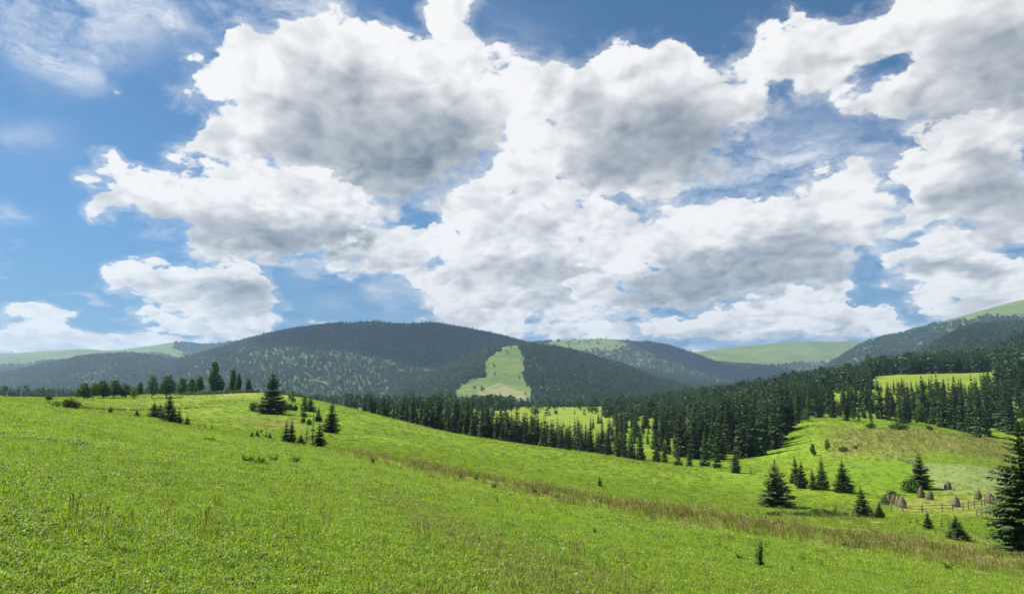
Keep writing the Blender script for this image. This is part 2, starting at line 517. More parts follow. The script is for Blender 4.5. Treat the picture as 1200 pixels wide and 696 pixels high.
# image row at which the ground lies, by distance, for a fan of directions
FAN = {
    -700: [(50, 440), (90, 440), (150, 448), (300, 455), (600, 458), (900, 460)],
    -150: [(40, 462), (55, 454), (75, 452), (120, 460), (200, 465), (300, 466), (600, 466), (900, 466)],
    0: [(42, 484), (56, 473), (74, 466), (95, 466), (130, 468), (200, 468), (300, 467), (600, 465), (900, 466)],
    100: [(45, 500), (60, 488), (80, 481), (110, 483), (150, 479), (200, 473), (260, 467), (350, 465), (600, 466), (900, 466)],
    200: [(50, 514), (70, 502), (86, 497), (110, 498), (150, 491), (200, 480), (260, 470), (320, 462), (400, 462.5), (600, 467), (900, 467)],
    300: [(50, 530), (70, 519), (86, 514), (110, 511), (150, 500), (200, 485), (260, 467), (300, 460), (340, 460.5), (420, 468), (600, 472), (900, 471)],
    420: [(50, 549), (65, 541), (76, 537), (92, 531), (120, 521), (150, 511), (200, 494), (250, 482), (280, 480), (320, 484), (400, 490), (600, 484), (900, 476)],
    520: [(50, 565), (65, 557), (80, 550), (120, 536), (160, 523), (200, 511), (230, 506), (260, 508), (320, 508), (400, 502), (600, 487), (900, 477)],
    600: [(50, 578), (65, 570), (80, 563), (120, 550), (160, 536), (200, 523), (220, 519), (260, 520), (320, 516), (400, 503), (600, 486), (900, 477)],
    700: [(50, 594), (65, 586), (80, 579), (120, 564), (160, 547), (200, 534), (220, 531), (260, 529), (320, 520), (400, 504), (600, 484), (900, 477)],
    800: [(50, 610), (65, 602), (80, 595), (120, 577), (160, 558), (190, 549), (220, 543), (260, 534), (320, 520), (400, 506), (600, 482), (900, 468)],
    900: [(50, 626), (65, 619), (80, 613), (110, 595), (150, 572), (200, 548), (250, 530), (300, 516), (400, 495), (600, 468), (900, 453)],
    950: [(50, 634), (65, 627), (80, 620), (105, 600), (140, 574), (190, 547), (240, 520), (290, 498), (320, 490), (400, 478), (500, 466), (600, 456), (900, 446)],
    1050: [(50, 650), (60, 643), (72, 633), (90, 617), (112, 599), (135, 580), (165, 557), (200, 534), (250, 509), (300, 496), (330, 493), (400, 478), (500, 457), (600, 445), (700, 439), (900, 435)],
    1120: [(50, 661), (60, 654), (72, 641), (88, 622), (108, 602), (130, 582), (165, 555), (200, 533), (250, 511), (300, 504), (330, 500), (400, 482), (500, 458), (600, 443), (700, 437), (900, 430)],
    1200: [(50, 674), (60, 665), (72, 651), (88, 632), (108, 612), (130, 592), (165, 566), (200, 548), (250, 527), (300, 512), (330, 505), (400, 480), (500, 455), (600, 441), (700, 434), (900, 424)],
    1400: [(50, 705), (60, 694), (88, 660), (130, 612), (200, 562), (300, 520), (400, 482), (600, 440), (900, 412)],
    2000: [(50, 790), (88, 730), (130, 650), (200, 590), (300, 520), (400, 480), (600, 430), (900, 384)],
}
NT, NY = 720, 460
T_AX = np.linspace(-1.75, 1.75, NT)
Y_AX = np.concatenate([np.geomspace(0.8, 900, NY - 40), np.geomspace(930, 9000, 40)])
LY = np.log(Y_AX)


def build_heights():
    cols, ts = [], []
    for px in sorted(FAN):
        an = [(y, fg(px, y)) for y in NEAR] + FAN[px]
        ys = [a[0] for a in an]
        zs = [y * ray(px, py)[2] for y, py in an]
        ys, zs = [0.5] + ys + [2000, 15000], [-1.75] + zs + [min(zs[-1], -18), -30]
        cols.append(pchip(np.log(ys), zs, LY))
        ts.append(ray(px, 545)[0])
    cols = np.array(cols)
    z = np.array([pchip(ts, cols[:, j], T_AX) for j in range(NY)]).T      # [t, y]
    z = smooth_rows(z, 12, 0)
    z = smooth_rows(z, 3, 1)
    tt, yy = np.meshgrid(T_AX, Y_AX, indexing='ij')
    x = tt * yy
    amp = np.clip(yy, 0, 60) / 60 * 0.22 + np.clip(yy - 60, 0, 200) / 200 * 0.35
    z = z + fbm(x / 9, yy / 9, 3, 5) * amp * 0.45 + fbm(x / 42, yy / 42, 3, 9) * amp * 0.8
    z = z + fbm(x / 1.3, yy / 1.3, 2, 15) * 0.03 * sstep(yy, 40, 10)
    # scarp along the lower edge of the tall grass and little terraces in the valley
    px = PX_OF(tt)
    d = yy - BAND_Y(px)
    z = z + 0.28 * np.exp(-(d / 6.0) ** 2) * sstep(px, 360, 480)
    return z


def PX_OF(t):
    return 600 + t * F_PX * 1.006


def BAND_Y(px):
    return np.interp(px, [300, 420, 500, 600, 800, 1000, 1150, 1400], [100, 90, 72, 61, 57, 62, 60, 56])


Z = build_heights()


def ground_z(x, y):
    y = np.maximum(np.asarray(y, float), 0.9)
    t = np.clip(np.asarray(x, float) / y, T_AX[0], T_AX[-1] - 1e-6)
    ft = (t - T_AX[0]) / (T_AX[1] - T_AX[0])
    i = np.clip(ft.astype(int), 0, NT - 2)
    ft = ft - i
    j = np.clip(np.searchsorted(Y_AX, y) - 1, 0, NY - 2)
    fy = np.clip((y - Y_AX[j]) / (Y_AX[j + 1] - Y_AX[j]), 0, 1)
    return (Z[i, j] * (1 - ft) + Z[i + 1, j] * ft) * (1 - fy) + (Z[i, j + 1] * (1 - ft) + Z[i + 1, j + 1] * ft) * fy


_YM = np.concatenate([np.arange(3, 400, 0.25), np.arange(400, 1200, 1.5)])


def at(px, py, lo=3.0):
    """where the line of sight through a pixel meets the ground"""
    rx, _, rz = ray(px, py)
    ys = _YM[_YM >= lo]
    gz = ground_z(rx * ys, ys)
    hit = np.nonzero(rz * ys <= gz)[0]
    y = ys[hit[0]] if len(hit) else ys[np.argmin(gz - rz * ys if False else np.abs(rz * ys - gz))]
    return Vector((rx * y, y, float(ground_z(rx * y, y))))


def on(px, y, dz=0.0):
    t = ray(px, 530)[0]
    return Vector((t * y, y, float(ground_z(t * y, y)) + dz))


def ground_material():
    m, n = material('meadow_ground')
    def attr(k):
        a = n.new('ShaderNodeAttribute')
        a.attribute_name = k
        return a.outputs['Fac']
    co = n.new('ShaderNodeNewGeometry').outputs['Position']
    n_big = n.noise(co, 0.018, 4, 0.6)
    n_mid = n.noise(co, 0.13, 5, 0.65)
    n_fine = n.noise(co, 1.6, 5, 0.7)
    n_tiny = n.noise(co, 11.0, 3, 0.7)
    g = n.mix(n.ramp(n_big, 0.35, 0.65), rgb(0.125, 0.210, 0.012), rgb(0.185, 0.262, 0.020))
    g = n.mix(n.math('MULTIPLY', n.ramp(n_mid, 0.48, 0.72), 0.6), g, rgb(0.105, 0.170, 0.014))
    g = n.mix(n.math('MULTIPLY', n.ramp(n_mid, 0.45, 0.25), 0.35), g, rgb(0.25, 0.26, 0.05))
    hay = n.mix(n.ramp(n_mid, 0.3, 0.7), rgb(0.26, 0.25, 0.06), rgb(0.20, 0.235, 0.04))
    crop = n.mix(n.ramp(n.noise(co, 0.9, 4, 0.7), 0.42, 0.62), rgb(0.145, 0.20, 0.045), rgb(0.235, 0.28, 0.11))
    dry = n.mix(n.ramp(n.math('ADD', n.math('MULTIPLY', n_fine, 0.5), n.math('MULTIPLY', n_mid, 0.5)), 0.36, 0.62), rgb(0.125, 0.150, 0.030), rgb(0.245, 0.185, 0.075))
    lush = rgb(0.115, 0.215, 0.012)
    g = n.mix(attr('lush'), g, lush)
    g = n.mix(attr('hay'), g, hay)
    g = n.mix(attr('crop'), g, crop)
    g = n.mix(n.math('MULTIPLY', attr('dry'), n.ramp(n_mid, 0.25, 0.6, 0.45, 1.0)), g, dry)
    g = n.mix(attr('soil'), g, rgb(0.42, 0.38, 0.30))
    g = n.mix(n.math('MULTIPLY', n.ramp(n_fine, 0.5, 0.72), 0.5), g, rgb(0.07, 0.115, 0.016))
    g = n.mix(n.math('MULTIPLY', n.ramp(n_tiny, 0.5, 0.75), 0.35), g, rgb(0.05, 0.08, 0.012))
    b = n.new('ShaderNodeBsdfPrincipled')
    n.put(b.inputs['Base Color'], g)
    b.inputs['Roughness'].default_value = 0.95
    b.inputs['Specular IOR Level'].default_value = 0.1
    bp = n.new('ShaderNodeBump')
    bp.inputs['Strength'].default_value = 0.55
    bp.inputs['Distance'].default_value = 0.25
    n.put(bp.inputs['Height'], n.math('ADD', n_fine, n.math('MULTIPLY', n_tiny, 0.25)))
    m.node_tree.links.new(bp.outputs[0], b.inputs['Normal'])
    return finish(m, n, b.outputs[0])


def box_mask(px, y, x0, x1, y0, y1, sx=12.0, sy=5.0):
    return sstep(px, x0 - sx, x0 + sx) * sstep(px, x1 + sx, x1 - sx) * sstep(y, y0 - sy, y0 + sy) * sstep(y, y1 + sy, y1 - sy)


def cover(px, y):
    """what grows where, 0..1"""
    w = fbm(px / 60, y / 14, 4, 31)
    w2 = fbm(px / 25, y / 6, 3, 37)
    d = y - BAND_Y(px) + w * 5
    wide = np.interp(px, [300, 420, 600, 800, 1000, 1200], [5, 7, 9, 11, 15, 16])
    dry = np.exp(-np.abs(d / (wide * 1.12)) ** 2.4) * sstep(px, 330, 440)
    dry = np.maximum(dry, 0.85 * box_mask(px + 20 * w, y + 12 * w2, 285, 352, 150, 185, 18, 10))
    dry = np.maximum(dry, 0.5 * box_mask(px, y + 14 * w2, 470, 640, 212, 236, 30, 8))
    dry = np.maximum(dry, 0.9 * box_mask(px + 25 * w, y + 14 * w2, 975, 1175, 205, 275, 22, 16))
    dry = np.maximum(dry, 0.55 * box_mask(px + 15 * w, y + 6 * w2, 880, 1010, 92, 108, 15, 5))
    hayf = box_mask(px + 6 * w, y + 2 * w2, 1040, 1185, 108, 131, 7, 1.6)
    hayf = np.maximum(hayf, 0.9 * box_mask(px + 12 * w, y + 16 * w2, 255, 350, 268, 330, 14, 14))
    hayf = np.maximum(hayf, 0.8 * box_mask(px, y + 3 * w2, 60, 140, 150, 166, 16, 4))
    hayf = np.maximum(hayf, 0.35 * box_mask(px, y, 60, 250, 185, 300, 30, 20))
    hayf = np.maximum(hayf, 0.28 * sstep(y, 360, 420))
    crop = box_mask(px + 5 * w + (y - 160) * 0.45, y + 2 * w2, 1078, 1195, 134, 184, 4, 1.2)
    lush = box_mask(px + 5 * w, y + 2 * w2, 1128, 1240, 78, 97, 6, 3)
    lush = np.maximum(lush, 0.6 * box_mask(px + 20 * w, y + 8 * w2, 960, 1060, 140, 190, 20, 10))
    lush = np.maximum(lush, 0.5 * box_mask(px, y + 10 * w2, 560, 830, 85, 160, 40, 20) * sstep(w, -0.3, 0.3))
    soil = 0.0 * px
    for cx, cy, rx, ry in ((1141, 649, 7, 1.2), (1172, 652, 5, 1.5), (1128, 657, 4, .6), (1015, 611, 6, 1.0), (560, 488, 5, 2)):
        c = at(cx, cy)
        e = ((px - cx) / rx) ** 2 + ((y - c.y) / ry) ** 2 + 1.2 * w2
        soil = np.maximum(soil, sstep(e, 1.6, 0.5))
    return dict(dry=dry, hay=hayf, crop=crop, lush=lush, soil=soil)


def build_ground():
    tt, yy = np.meshgrid(T_AX, Y_AX, indexing='ij')
    v = np.stack([tt * yy, yy, Z], -1).reshape(-1, 3)
    i, j = np.meshgrid(np.arange(NT - 1), np.arange(NY - 1), indexing='ij')
    a = (i * NY + j).ravel()
    q = np.stack([a, a + NY, a + NY + 1, a + 1], -1)
    me = make_mesh('ground', v, quads=q, mats=(ground_material(),), smooth=True, attrs=cover(PX_OF(tt), yy))
    structure('ground', me)


build_ground()


# ------------------------------------------------------------------ hills
def hill_material(name, grass_a, grass_b):
    m, n = material(name)
    co = n.new('ShaderNodeNewGeometry').outputs['Position']
    big = n.noise(co, 0.0035, 5, 0.62)
    fine = n.noise(co, 0.03, 5, 0.7)
    g = n.mix(n.ramp(big, 0.38, 0.62), rgb(*grass_a), rgb(*grass_b))
    g = n.mix(n.math('MULTIPLY', n.ramp(fine, 0.42, 0.70), 0.75), g, rgb(0.05, 0.085, 0.024))
    a = n.new('ShaderNodeAttribute')
    a.attribute_name = 'bare'
    g = n.mix(n.math('MULTIPLY', a.outputs['Fac'], n.ramp(fine, 0.3, 0.6)), g, rgb(0.34, 0.27, 0.18))
    b = n.new('ShaderNodeBsdfPrincipled')
    n.put(b.inputs['Base Color'], g)
    b.inputs['Roughness'].default_value = 0.95
    b.inputs['Specular IOR Level'].default_value = 0.1
    bp = n.new('ShaderNodeBump')
    bp.inputs['Strength'].default_value = 0.7
    bp.inputs['Distance'].default_value = 8.0
    n.put(bp.inputs['Height'], fine)
    m.node_tree.links.new(bp.outputs[0], b.inputs['Normal'])
    return finish(m, n, b.outputs[0])


M['hill'] = hill_material('hill_grass', (0.085, 0.135, 0.030), (0.145, 0.178, 0.048))
NS = 90
HILLS = {}


def hill(name, tops, dist, foot, seed, rough=0.035, shape=1.25, spur=0.5, bare=None, zfoot=-25.0):
    """a ridge: its skyline, how far the crest and the foot are; the flank is folded into spurs"""
    xs = np.linspace(tops[0][0], tops[-1][0], 330)
    top = pchip([p[0] for p in tops], [p[1] for p in tops], xs)
    dist = pchip(*zip(*dist), xs) if isinstance(dist, list) else np.full_like(xs, dist)
    foot = pchip(*zip(*foot), xs) if isinstance(foot, list) else np.full_like(xs, foot)
    r = np.array([ray(a, b) for a, b in zip(xs, top)])
    s = np.concatenate([np.linspace(-0.06, 1.0, NS - 14), 1.0 + np.linspace(0.02, 0.6, 14)])
    yy = foot[:, None] + (dist - foot)[:, None] * s[None, :]
    zr = (r[:, 2] * dist)[:, None]
    sc = np.clip(s, 0, 1)[None, :]
    prof = 0.55 * sc ** shape + 0.45 * (1 - np.cos(np.pi * np.clip(sc, 0, 1) * 0.92)) / (1 - math.cos(math.pi * .92))
    xx = r[:, 0][:, None] * yy
    k = 1.0 / (dist.mean() - foot.mean())
    fold = fbm(xx * k * 2.6 + 3, yy * k * 1.1, 4, seed)
    ridge = 1 - np.abs(fbm(xx * k * 3.3, yy * k * 1.3 + 8, 3, seed + 40)) * 1.6
    env = np.sin(np.pi * np.clip(sc, 0, 1)) ** 0.8
    zz = zfoot + (zr - zfoot) * prof
    zz = zz + (zr - zfoot) * env * spur * (0.16 * fold + 0.12 * (ridge - 0.6))
    zz = zz + (zr - zfoot) * rough * 0.5 * fbm(xx * k * 14, yy * k * 14, 3, seed + 7) * np.clip(env + 0.1, 0, 1)
    back = np.clip(s - 1, 0, 1)[None, :]
    zz = zz - (zr - zfoot) * back ** 1.3 * 1.1
    zz = np.where(s[None, :] < 0, zfoot - 40 * (-s[None, :] / 0.06), zz)
    nx = len(xs)
    v = np.stack([xx, yy, zz], -1)
    i, j = np.meshgrid(np.arange(nx - 1), np.arange(NS - 1), indexing='ij')
    a = (i * NS + j).ravel()
    q = np.stack([a, a + NS, a + NS + 1, a + 1], -1)
    # row of the picture at which each point of the flank is seen (to say where woods and pastures lie)
    scr = project(v)
    att = dict(bare=bare(scr[..., 0], scr[..., 1]) if bare else np.zeros((nx, NS)))
    me = make_mesh(name, v.reshape(-1, 3), quads=q, mats=(M['hill'],), smooth=True, attrs=att)
    structure(name, me)
    HILLS[name + str(seed)] = (v, scr, s)
    return v, scr, s


def project(v):
    """pixel of the photograph at which a point is seen"""
    v = np.asarray(v, float)
    cy = v[..., 1] * math.cos(PITCH) + v[..., 2] * math.sin(PITCH)
    cz = -v[..., 1] * math.sin(PITCH) + v[..., 2] * math.cos(PITCH)
    cy = np.maximum(cy, 0.1)
    return np.stack([PW / 2 + F_PX * v[..., 0] / cy, PH / 2 - F_PX * cz / cy], -1)


def in_poly(px, py, poly):
    res = np.zeros(np.shape(px), bool)
    k = len(poly) - 1
    for i in range(len(poly)):
        (xi, yi), (xj, yj) = poly[i], poly[k]
        cond = ((yi > py) != (yj > py))
        with np.errstate(divide='ignore', invalid='ignore'):
            xc = (xj - xi) * (py - yi) / ((yj - yi) if yj != yi else 1e-9) + xi
        res ^= cond & (px < xc)
        k = i
    return res


RUN = [(599, 404), (610, 403), (614, 440), (620, 458), (628, 482), (560, 490), (530, 474), (536, 455), (552, 445), (570, 442), (566, 428), (580, 414)]
h_far_left = hill('hill', [(-300, 430), (-150, 424), (0, 415), (50, 411.5), (100, 409), (130, 410.5), (170, 406), (210, 401), (240, 404), (280, 400), (340, 398), (460, 405), (600, 430)], 7200, 4300, 11, shape=1.1, spur=.35)
h_left = hill('hill', [(-300, 450), (-150, 445), (0, 438), (60, 426), (100, 418), (150, 415), (190, 419), (240, 432), (330, 446), (450, 465)], 4300, 2700, 23, spur=.4)
h_main = hill('mountain', [(-200, 482), (60, 464), (130, 441), (200, 424), (260, 407), (300, 395), (350, 385), (400, 379), (440, 377), (474, 379), (508, 377.5), (540, 384), (580, 392), (620, 403), (660, 414), (720, 427), (800, 442), (900, 457), (1000, 470)], 4300, 2300, 35, shape=1.1, spur=.95)
h_mid = hill('mountain', [(540, 420), (600, 406), (640, 400), (700, 397), (740, 399), (780, 404.5), (820, 417), (870, 437), (900, 447), (960, 462), (1060, 474)], 5600, 3300, 47, spur=.45)
h_dome = hill('hill', [(640, 440), (740, 424), (780, 418), (820, 412), (870, 406), (920, 401), (980, 400), (1020, 402), (1060, 411), (1120, 424), (1250, 450)], 6600, 4300, 59, shape=0.95, spur=.3, rough=.02)
h_right = hill('mountain', [(900, 462), (940, 447), (970, 428), (1000, 409), (1020, 399), (1060, 390), (1100, 378), (1150, 364), (1200, 351), (1300, 338), (1500, 345), (1800, 360)], 4400, 2500, 71, spur=.4)
h_wood_right = hill('hill', [(930, 458), (960, 450), (1000, 441), (1040, 429), (1080, 413), (1100, 401), (1130, 386), (1160, 381), (1200, 380), (1300, 372), (1500, 330), (1800, 320)], 2500, 1200, 83, spur=.35, zfoot=10)
h_near_right = hill('hill', [(1010, 462), (1040, 456), (1080, 446), (1110, 436), (1150, 419), (1180, 406), (1200, 398), (1300, 360), (1500, 310), (1800, 290)], 1350, 760, 97, spur=.2, zfoot=20)
h_run = hill('hill', [(400, 480), (440, 469), (480, 452), (520, 432), (555, 416), (590, 406), (610, 404.5), (650, 408), (690, 417), (730, 430), (770, 444), (820, 456), (870, 465), (960, 476)], 2750, 1500, 109, spur=.5, shape=1.0,
             bare=lambda px, py: (in_poly(px, py, [(540, 500), (560, 458), (585, 448), (600, 455), (622, 462), (622, 500)]) * 0.45))


# ------------------------------------------------------------------ the air between here and the hills
def build_haze():
    m = bpy.data.materials.new('haze_air')
    m.use_nodes = True
    t = m.node_tree
    t.nodes.clear()
    pv = t.nodes.new('ShaderNodeVolumePrincipled')
    pv.inputs['Color'].default_value = rgb(0.50, 0.74, 1.0)
    pv.inputs['Density'].default_value = 6.2e-5
    pv.inputs['Anisotropy'].default_value = 0.15
    o = t.nodes.new('ShaderNodeOutputMaterial')
    t.links.new(pv.outputs[0], o.inputs['Volume'])
    x0, x1, y0, y1, z0, z1 = -17000, 17000, -150, 10500, -80, 790
    v = [(x, y, z) for z in (z0, z1) for y in (y0, y1) for x in (x0, x1)]
    f = [(0, 2, 3, 1), (4, 5, 7, 6), (0, 1, 5, 4), (2, 6, 7, 3), (0, 4, 6, 2), (1, 3, 7, 5)]
    link('haze', make_mesh('haze', v, faces=f, mats=(m,)), kind='stuff', label='thin bluish summer haze lying over the valley', category='haze')


build_haze()


# ------------------------------------------------------------------ clouds whose shadows lie on the mountains (they float above the picture)
def shade_cloud(target, height, size, seed):
    k = (height - target[2]) / SUN_DIR.z
    c = Vector(target) + SUN_DIR * k
    nu, nv = 40, 22
    v = []
    for i in range(nv + 1):
        th = math.pi * i / nv
        for j in range(nu):
            a = 6.28318 * j / nu
            d = np.array([math.sin(th) * math.cos(a), math.sin(th) * math.sin(a), math.cos(th)])
            m = 1 + 0.45 * float(fbm(d[0] * 1.7 + seed, d[1] * 1.7 + d[2] * 1.3, 4, seed))
            v.append((c.x + d[0] * size[0] * m, c.y + d[1] * size[1] * m, c.z + d[2] * size[2] * m))
    q = [(i * nu + j, i * nu + (j + 1) % nu, (i + 1) * nu + (j + 1) % nu, (i + 1) * nu + j) for i in range(nv) for j in range(nu)]
    me = make_mesh('cloud', v, quads=q, mats=(M['cloud'],), smooth=True)
    link('cloud', me, kind='stuff', label='high white cloud floating above the picture and shading a mountain', category='cloud')


mc = bpy.data.materials.new('cloud_vapour')
mc.use_nodes = True
mc.node_tree.nodes.clear()
_pv = mc.node_tree.nodes.new('ShaderNodeVolumePrincipled')
_pv.inputs['Color'].default_value = rgb(0.98, 0.98, 0.98)
_pv.inputs['Density'].default_value = 0.006
_o = mc.node_tree.nodes.new('ShaderNodeOutputMaterial')
mc.node_tree.links.new(_pv.outputs[0], _o.inputs['Volume'])
M['cloud'] = mc
shade_cloud((-620, 3900, 330), 5600, (800, 650, 260), 3)
shade_cloud((1560, 5300, 230), 6600, (560, 620, 260), 8)


# ------------------------------------------------------------------ plants: builders
def rhomb(c, d, s, l, w):
    """pointed leaf quads: centres at the foot c, along d (length l), across s (width w)"""
    c, d, s = np.asarray(c), np.asarray(d), np.asarray(s)
    l, w = np.asarray(l)[:, None], np.asarray(w)[:, None]
    v = np.stack([c, c + d * l * 0.45 + s * w * 0.5, c + d * l, c + d * l * 0.45 - s * w * 0.5], 1).reshape(-1, 3)
    return v, np.arange(len(c) * 4).reshape(-1, 4)


def unit(v):
    return v / np.maximum(np.linalg.norm(v, axis=-1, keepdims=True), 1e-9)


def spruce_crown(name, seed, H=10.0, rad=2.3, whorls=18, arms=8, segs=4, sprays=3, low=0.04, droop=0.35, ragged=0.25, mat='spruce', size=1.0, taper=0.88):
    """drooping whorled branches, each carrying flat sprays of needles; 2 * rad is the width at the skirts"""
    g = np.random.default_rng(seed)
    C, D_, S_, L, W = [], [], [], [], []
    lean = g.uniform(-1, 1, 2) * 0.012 * H
    gap = rad * 0.20 + 0.55 * H / whorls
    for k in range(whorls):
        f = (k + g.uniform(-.3, .3)) / whorls
        f = min(max(f, 0.0), 0.985)
        z = H * (low + (0.97 - low) * f)
        rr = rad * (1 - f) ** taper * (1 + ragged * g.uniform(-1, .5)) * (0.78 + 0.22 * min(1, f / 0.12)) + 0.03 * rad
        n = max(4, int(round(arms * (0.45 + 0.55 * (1 - f)))))
        ns = max(1, int(round(segs * (0.35 + 0.65 * (1 - f)))))
        a0 = g.uniform(0, 6.28)
        for i in range(n):
            a = a0 + 6.283 * i / n + g.uniform(-.3, .3)
            r = rr * g.uniform(0.72, 1.05)
            out = np.array([math.cos(a), math.sin(a), 0])
            side = np.array([-math.sin(a), math.cos(a), 0])
            up = 0.75 * f ** 1.5 - droop * (1 - f) * g.uniform(.7, 1.3)
            for s in range(ns):
                u = (s + 0.5) / ns * 0.86
                p = out * r * u + np.array([lean[0] * f, lean[1] * f, z + r * (up * u + 0.25 * (1 - f) * u * u)])
                for q in range(sprays):
                    sw = (q - (sprays - 1) / 2) / max(1, sprays - 1) * (2.0 - 0.8 * u) + g.uniform(-.3, .3)
                    d = unit(out * math.cos(sw) + side * math.sin(sw) + np.array([0, 0, up * 0.6 - 0.15 + g.uniform(-.3, .2)]))
                    sd = unit(np.cross(d, np.array([g.uniform(-.7, .7), g.uniform(-.7, .7), 1.0])))
                    ln = min(r * (1.05 / ns + 0.12), gap * 1.3) * g.uniform(.75, 1.25) * size
                    C.append(p); D_.append(d); S_.append(sd); L.append(ln); W.append(ln * g.uniform(.40, .60))
                    if g.uniform() < 0.7:            # hanging twigs under the branch
                        d2 = unit(d * 0.5 + np.array([0, 0, -0.75]))
                        C.append(p); D_.append(d2); S_.append(unit(np.cross(d2, out + 0.01 * side))); L.append(ln * .8); W.append(ln * .42)
    for k in range(10):                               # leader
        z = H * (0.92 + 0.06 * k / 10)
        a = g.uniform(0, 6.28)
        C.append(np.array([lean[0], lean[1], z])); D_.append(unit(np.array([math.cos(a), math.sin(a), 1.4])))
        S_.append(np.array([-math.sin(a), math.cos(a), 0])); L.append(.035 * H); W.append(.014 * H)
    v, q = rhomb(np.array(C), np.array(D_), np.array(S_), np.array(L), np.array(W))
    return make_mesh(name, v, quads=q, mats=(M[mat],))


def spruce_trunk(name, H=10.0, r=0.16, sides=8):
    mb = MB()
    mb.tube([(0, 0, -0.4), (0, 0, 0.0), (0, 0, 0.08 * H), (0, 0, 0.5 * H), (0, 0, 0.97 * H)], [r * 1.5, r * 1.25, r, r * .55, 0.015], sides)
    return mb.mesh(name, M['bark'], True)


def leafy(name, seed, lobes, n, leaf, mat, inner=0.45):
    """leaf quads through the volume of several overlapping lobes (cx, cy, cz, rx, ry, rz)"""
    g = np.random.default_rng(seed)
    lobes = np.array(lobes, float)
    wgt = lobes[:, 3] * lobes[:, 4] * lobes[:, 5]
    which = g.choice(len(lobes), n, p=wgt / wgt.sum())
    d = unit(g.normal(size=(n, 3)))
    rr = inner + (1 - inner) * g.uniform(0, 1, (n, 1)) ** 0.6
    bump = 1 + 0.22 * np.sin(d[:, :1] * 5 + which[:, None]) * np.sin(d[:, 1:2] * 6 + 2 * which[:, None]) + 0.1 * g.normal(size=(n, 1))
    p = lobes[which, :3] + d * lobes[which, 3:] * rr * bump
    nrm = unit(d + 0.9 * g.normal(size=(n, 3)))
    t = unit(np.cross(nrm, g.normal(size=(n, 3))))
    s = np.cross(nrm, t)
    l = leaf * g.uniform(.6, 1.4, n)
    v, q = rhomb(p - t * l[:, None] * .5, t, s, l, l * g.uniform(.5, .85, n))
    return make_mesh(name, v, quads=q, mats=(M[mat],))


def round_lobes(seed, H=8.0, w=3.2, base=0.22, n=11, tall=1.0):
    g = np.random.default_rng(seed)
    L = []
    for k in range(n):
        f = (k + .5) / n
        z = H * (base + (0.93 - base) * f)
        r = w * math.sin(math.pi * min(1, 0.22 + 0.70 * f)) ** 0.8
        a = 2.4 * k + g.uniform(-.4, .4)
        off = r * g.uniform(.25, .6)
        s = w * g.uniform(.34, .52) * (1.1 - .35 * f)
        L.append((math.cos(a) * off, math.sin(a) * off, z, s, s, s * g.uniform(.75, 1.0) * tall))
    return L


def broad_trunk(name, seed, H=8.0, r=0.16, lobes=()):
    g = np.random.default_rng(seed)
    mb = MB()
    mb.tube([(0, 0, -0.4), (0, 0, 0), (g.uniform(-.1, .1), g.uniform(-.1, .1), .3 * H), (g.uniform(-.2, .2), g.uniform(-.2, .2), .75 * H)], [r * 1.6, r * 1.25, r * .9, r * .25], 8)
    for l in lobes[::2]:
        z0 = max(0.18 * H, l[2] - .28 * H)
        mb.tube([(0, 0, z0), (l[0] * .5, l[1] * .5, (z0 + l[2]) / 2), (l[0], l[1], l[2])], [r * .5, r * .32, r * .1], 5)
    return mb.mesh(name, M['grey_bark'], True)


# ------------------------------------------------------------------ scattering of what nobody could count
def scatter(name, pts, rots, scales, idx, sources, **props):
    """one object: points that each carry one of the source plants"""
    pts = np.asarray(pts, np.float32)
    me = bpy.data.meshes.new(name)
    me.vertices.add(len(pts))
    me.vertices.foreach_set('co', pts.ravel())
    a = me.attributes.new('turn', 'FLOAT_VECTOR', 'POINT')
    a.data.foreach_set('vector', np.asarray(rots, np.float32).ravel())
    a = me.attributes.new('size', 'FLOAT_VECTOR', 'POINT')
    a.data.foreach_set('vector', np.asarray(scales, np.float32).ravel())
    a = me.attributes.new('sort', 'INT', 'POINT')
    a.data.foreach_set('value', np.asarray(idx, np.int32))
    o = link(name, me, **props)
    coll = bpy.data.collections.new(name + '_sources')
    for s in sources:
        coll.objects.link(bpy.data.objects.new(name + '_plant', s))
    t = bpy.data.node_groups.new(name + '_scatter', 'GeometryNodeTree')
    t.interface.new_socket('Geometry', in_out='INPUT', socket_type='NodeSocketGeometry')
    t.interface.new_socket('Geometry', in_out='OUTPUT', socket_type='NodeSocketGeometry')
    gi, go = t.nodes.new('NodeGroupInput'), t.nodes.new('NodeGroupOutput')
    ci = t.nodes.new('GeometryNodeCollectionInfo')
    ci.inputs['Collection'].default_value = coll
    ci.inputs['Separate Children'].default_value = True
    ci.inputs['Reset Children'].default_value = True
    ip = t.nodes.new('GeometryNodeInstanceOnPoints')
    ip.inputs['Pick Instance'].default_value = True

    def named(k, typ):
        x = t.nodes.new('GeometryNodeInputNamedAttribute')
        x.data_type = typ
        x.inputs['Name'].default_value = k
        return x.outputs[0]
    t.links.new(gi.outputs[0], ip.inputs['Points'])
    t.links.new(ci.outputs[0], ip.inputs['Instance'])
    t.links.new(named('sort', 'INT'), ip.inputs['Instance Index'])
    e2r = t.nodes.new('FunctionNodeEulerToRotation')
    t.links.new(named('turn', 'FLOAT_VECTOR'), e2r.inputs[0])
    t.links.new(e2r.outputs[0], ip.inputs['Rotation'])
    t.links.new(named('size', 'FLOAT_VECTOR'), ip.inputs['Scale'])
    t.links.new(ip.outputs[0], go.inputs[0])
    md = o.modifiers.new('scatter', 'NODES')
    md.node_group = t
    return o


RNG = np.random.default_rng(7)


def spin(n, tilt=0.0):
    return np.stack([RNG.uniform(-tilt, tilt, n), RNG.uniform(-tilt, tilt, n), RNG.uniform(0, 6.283, n)], -1)


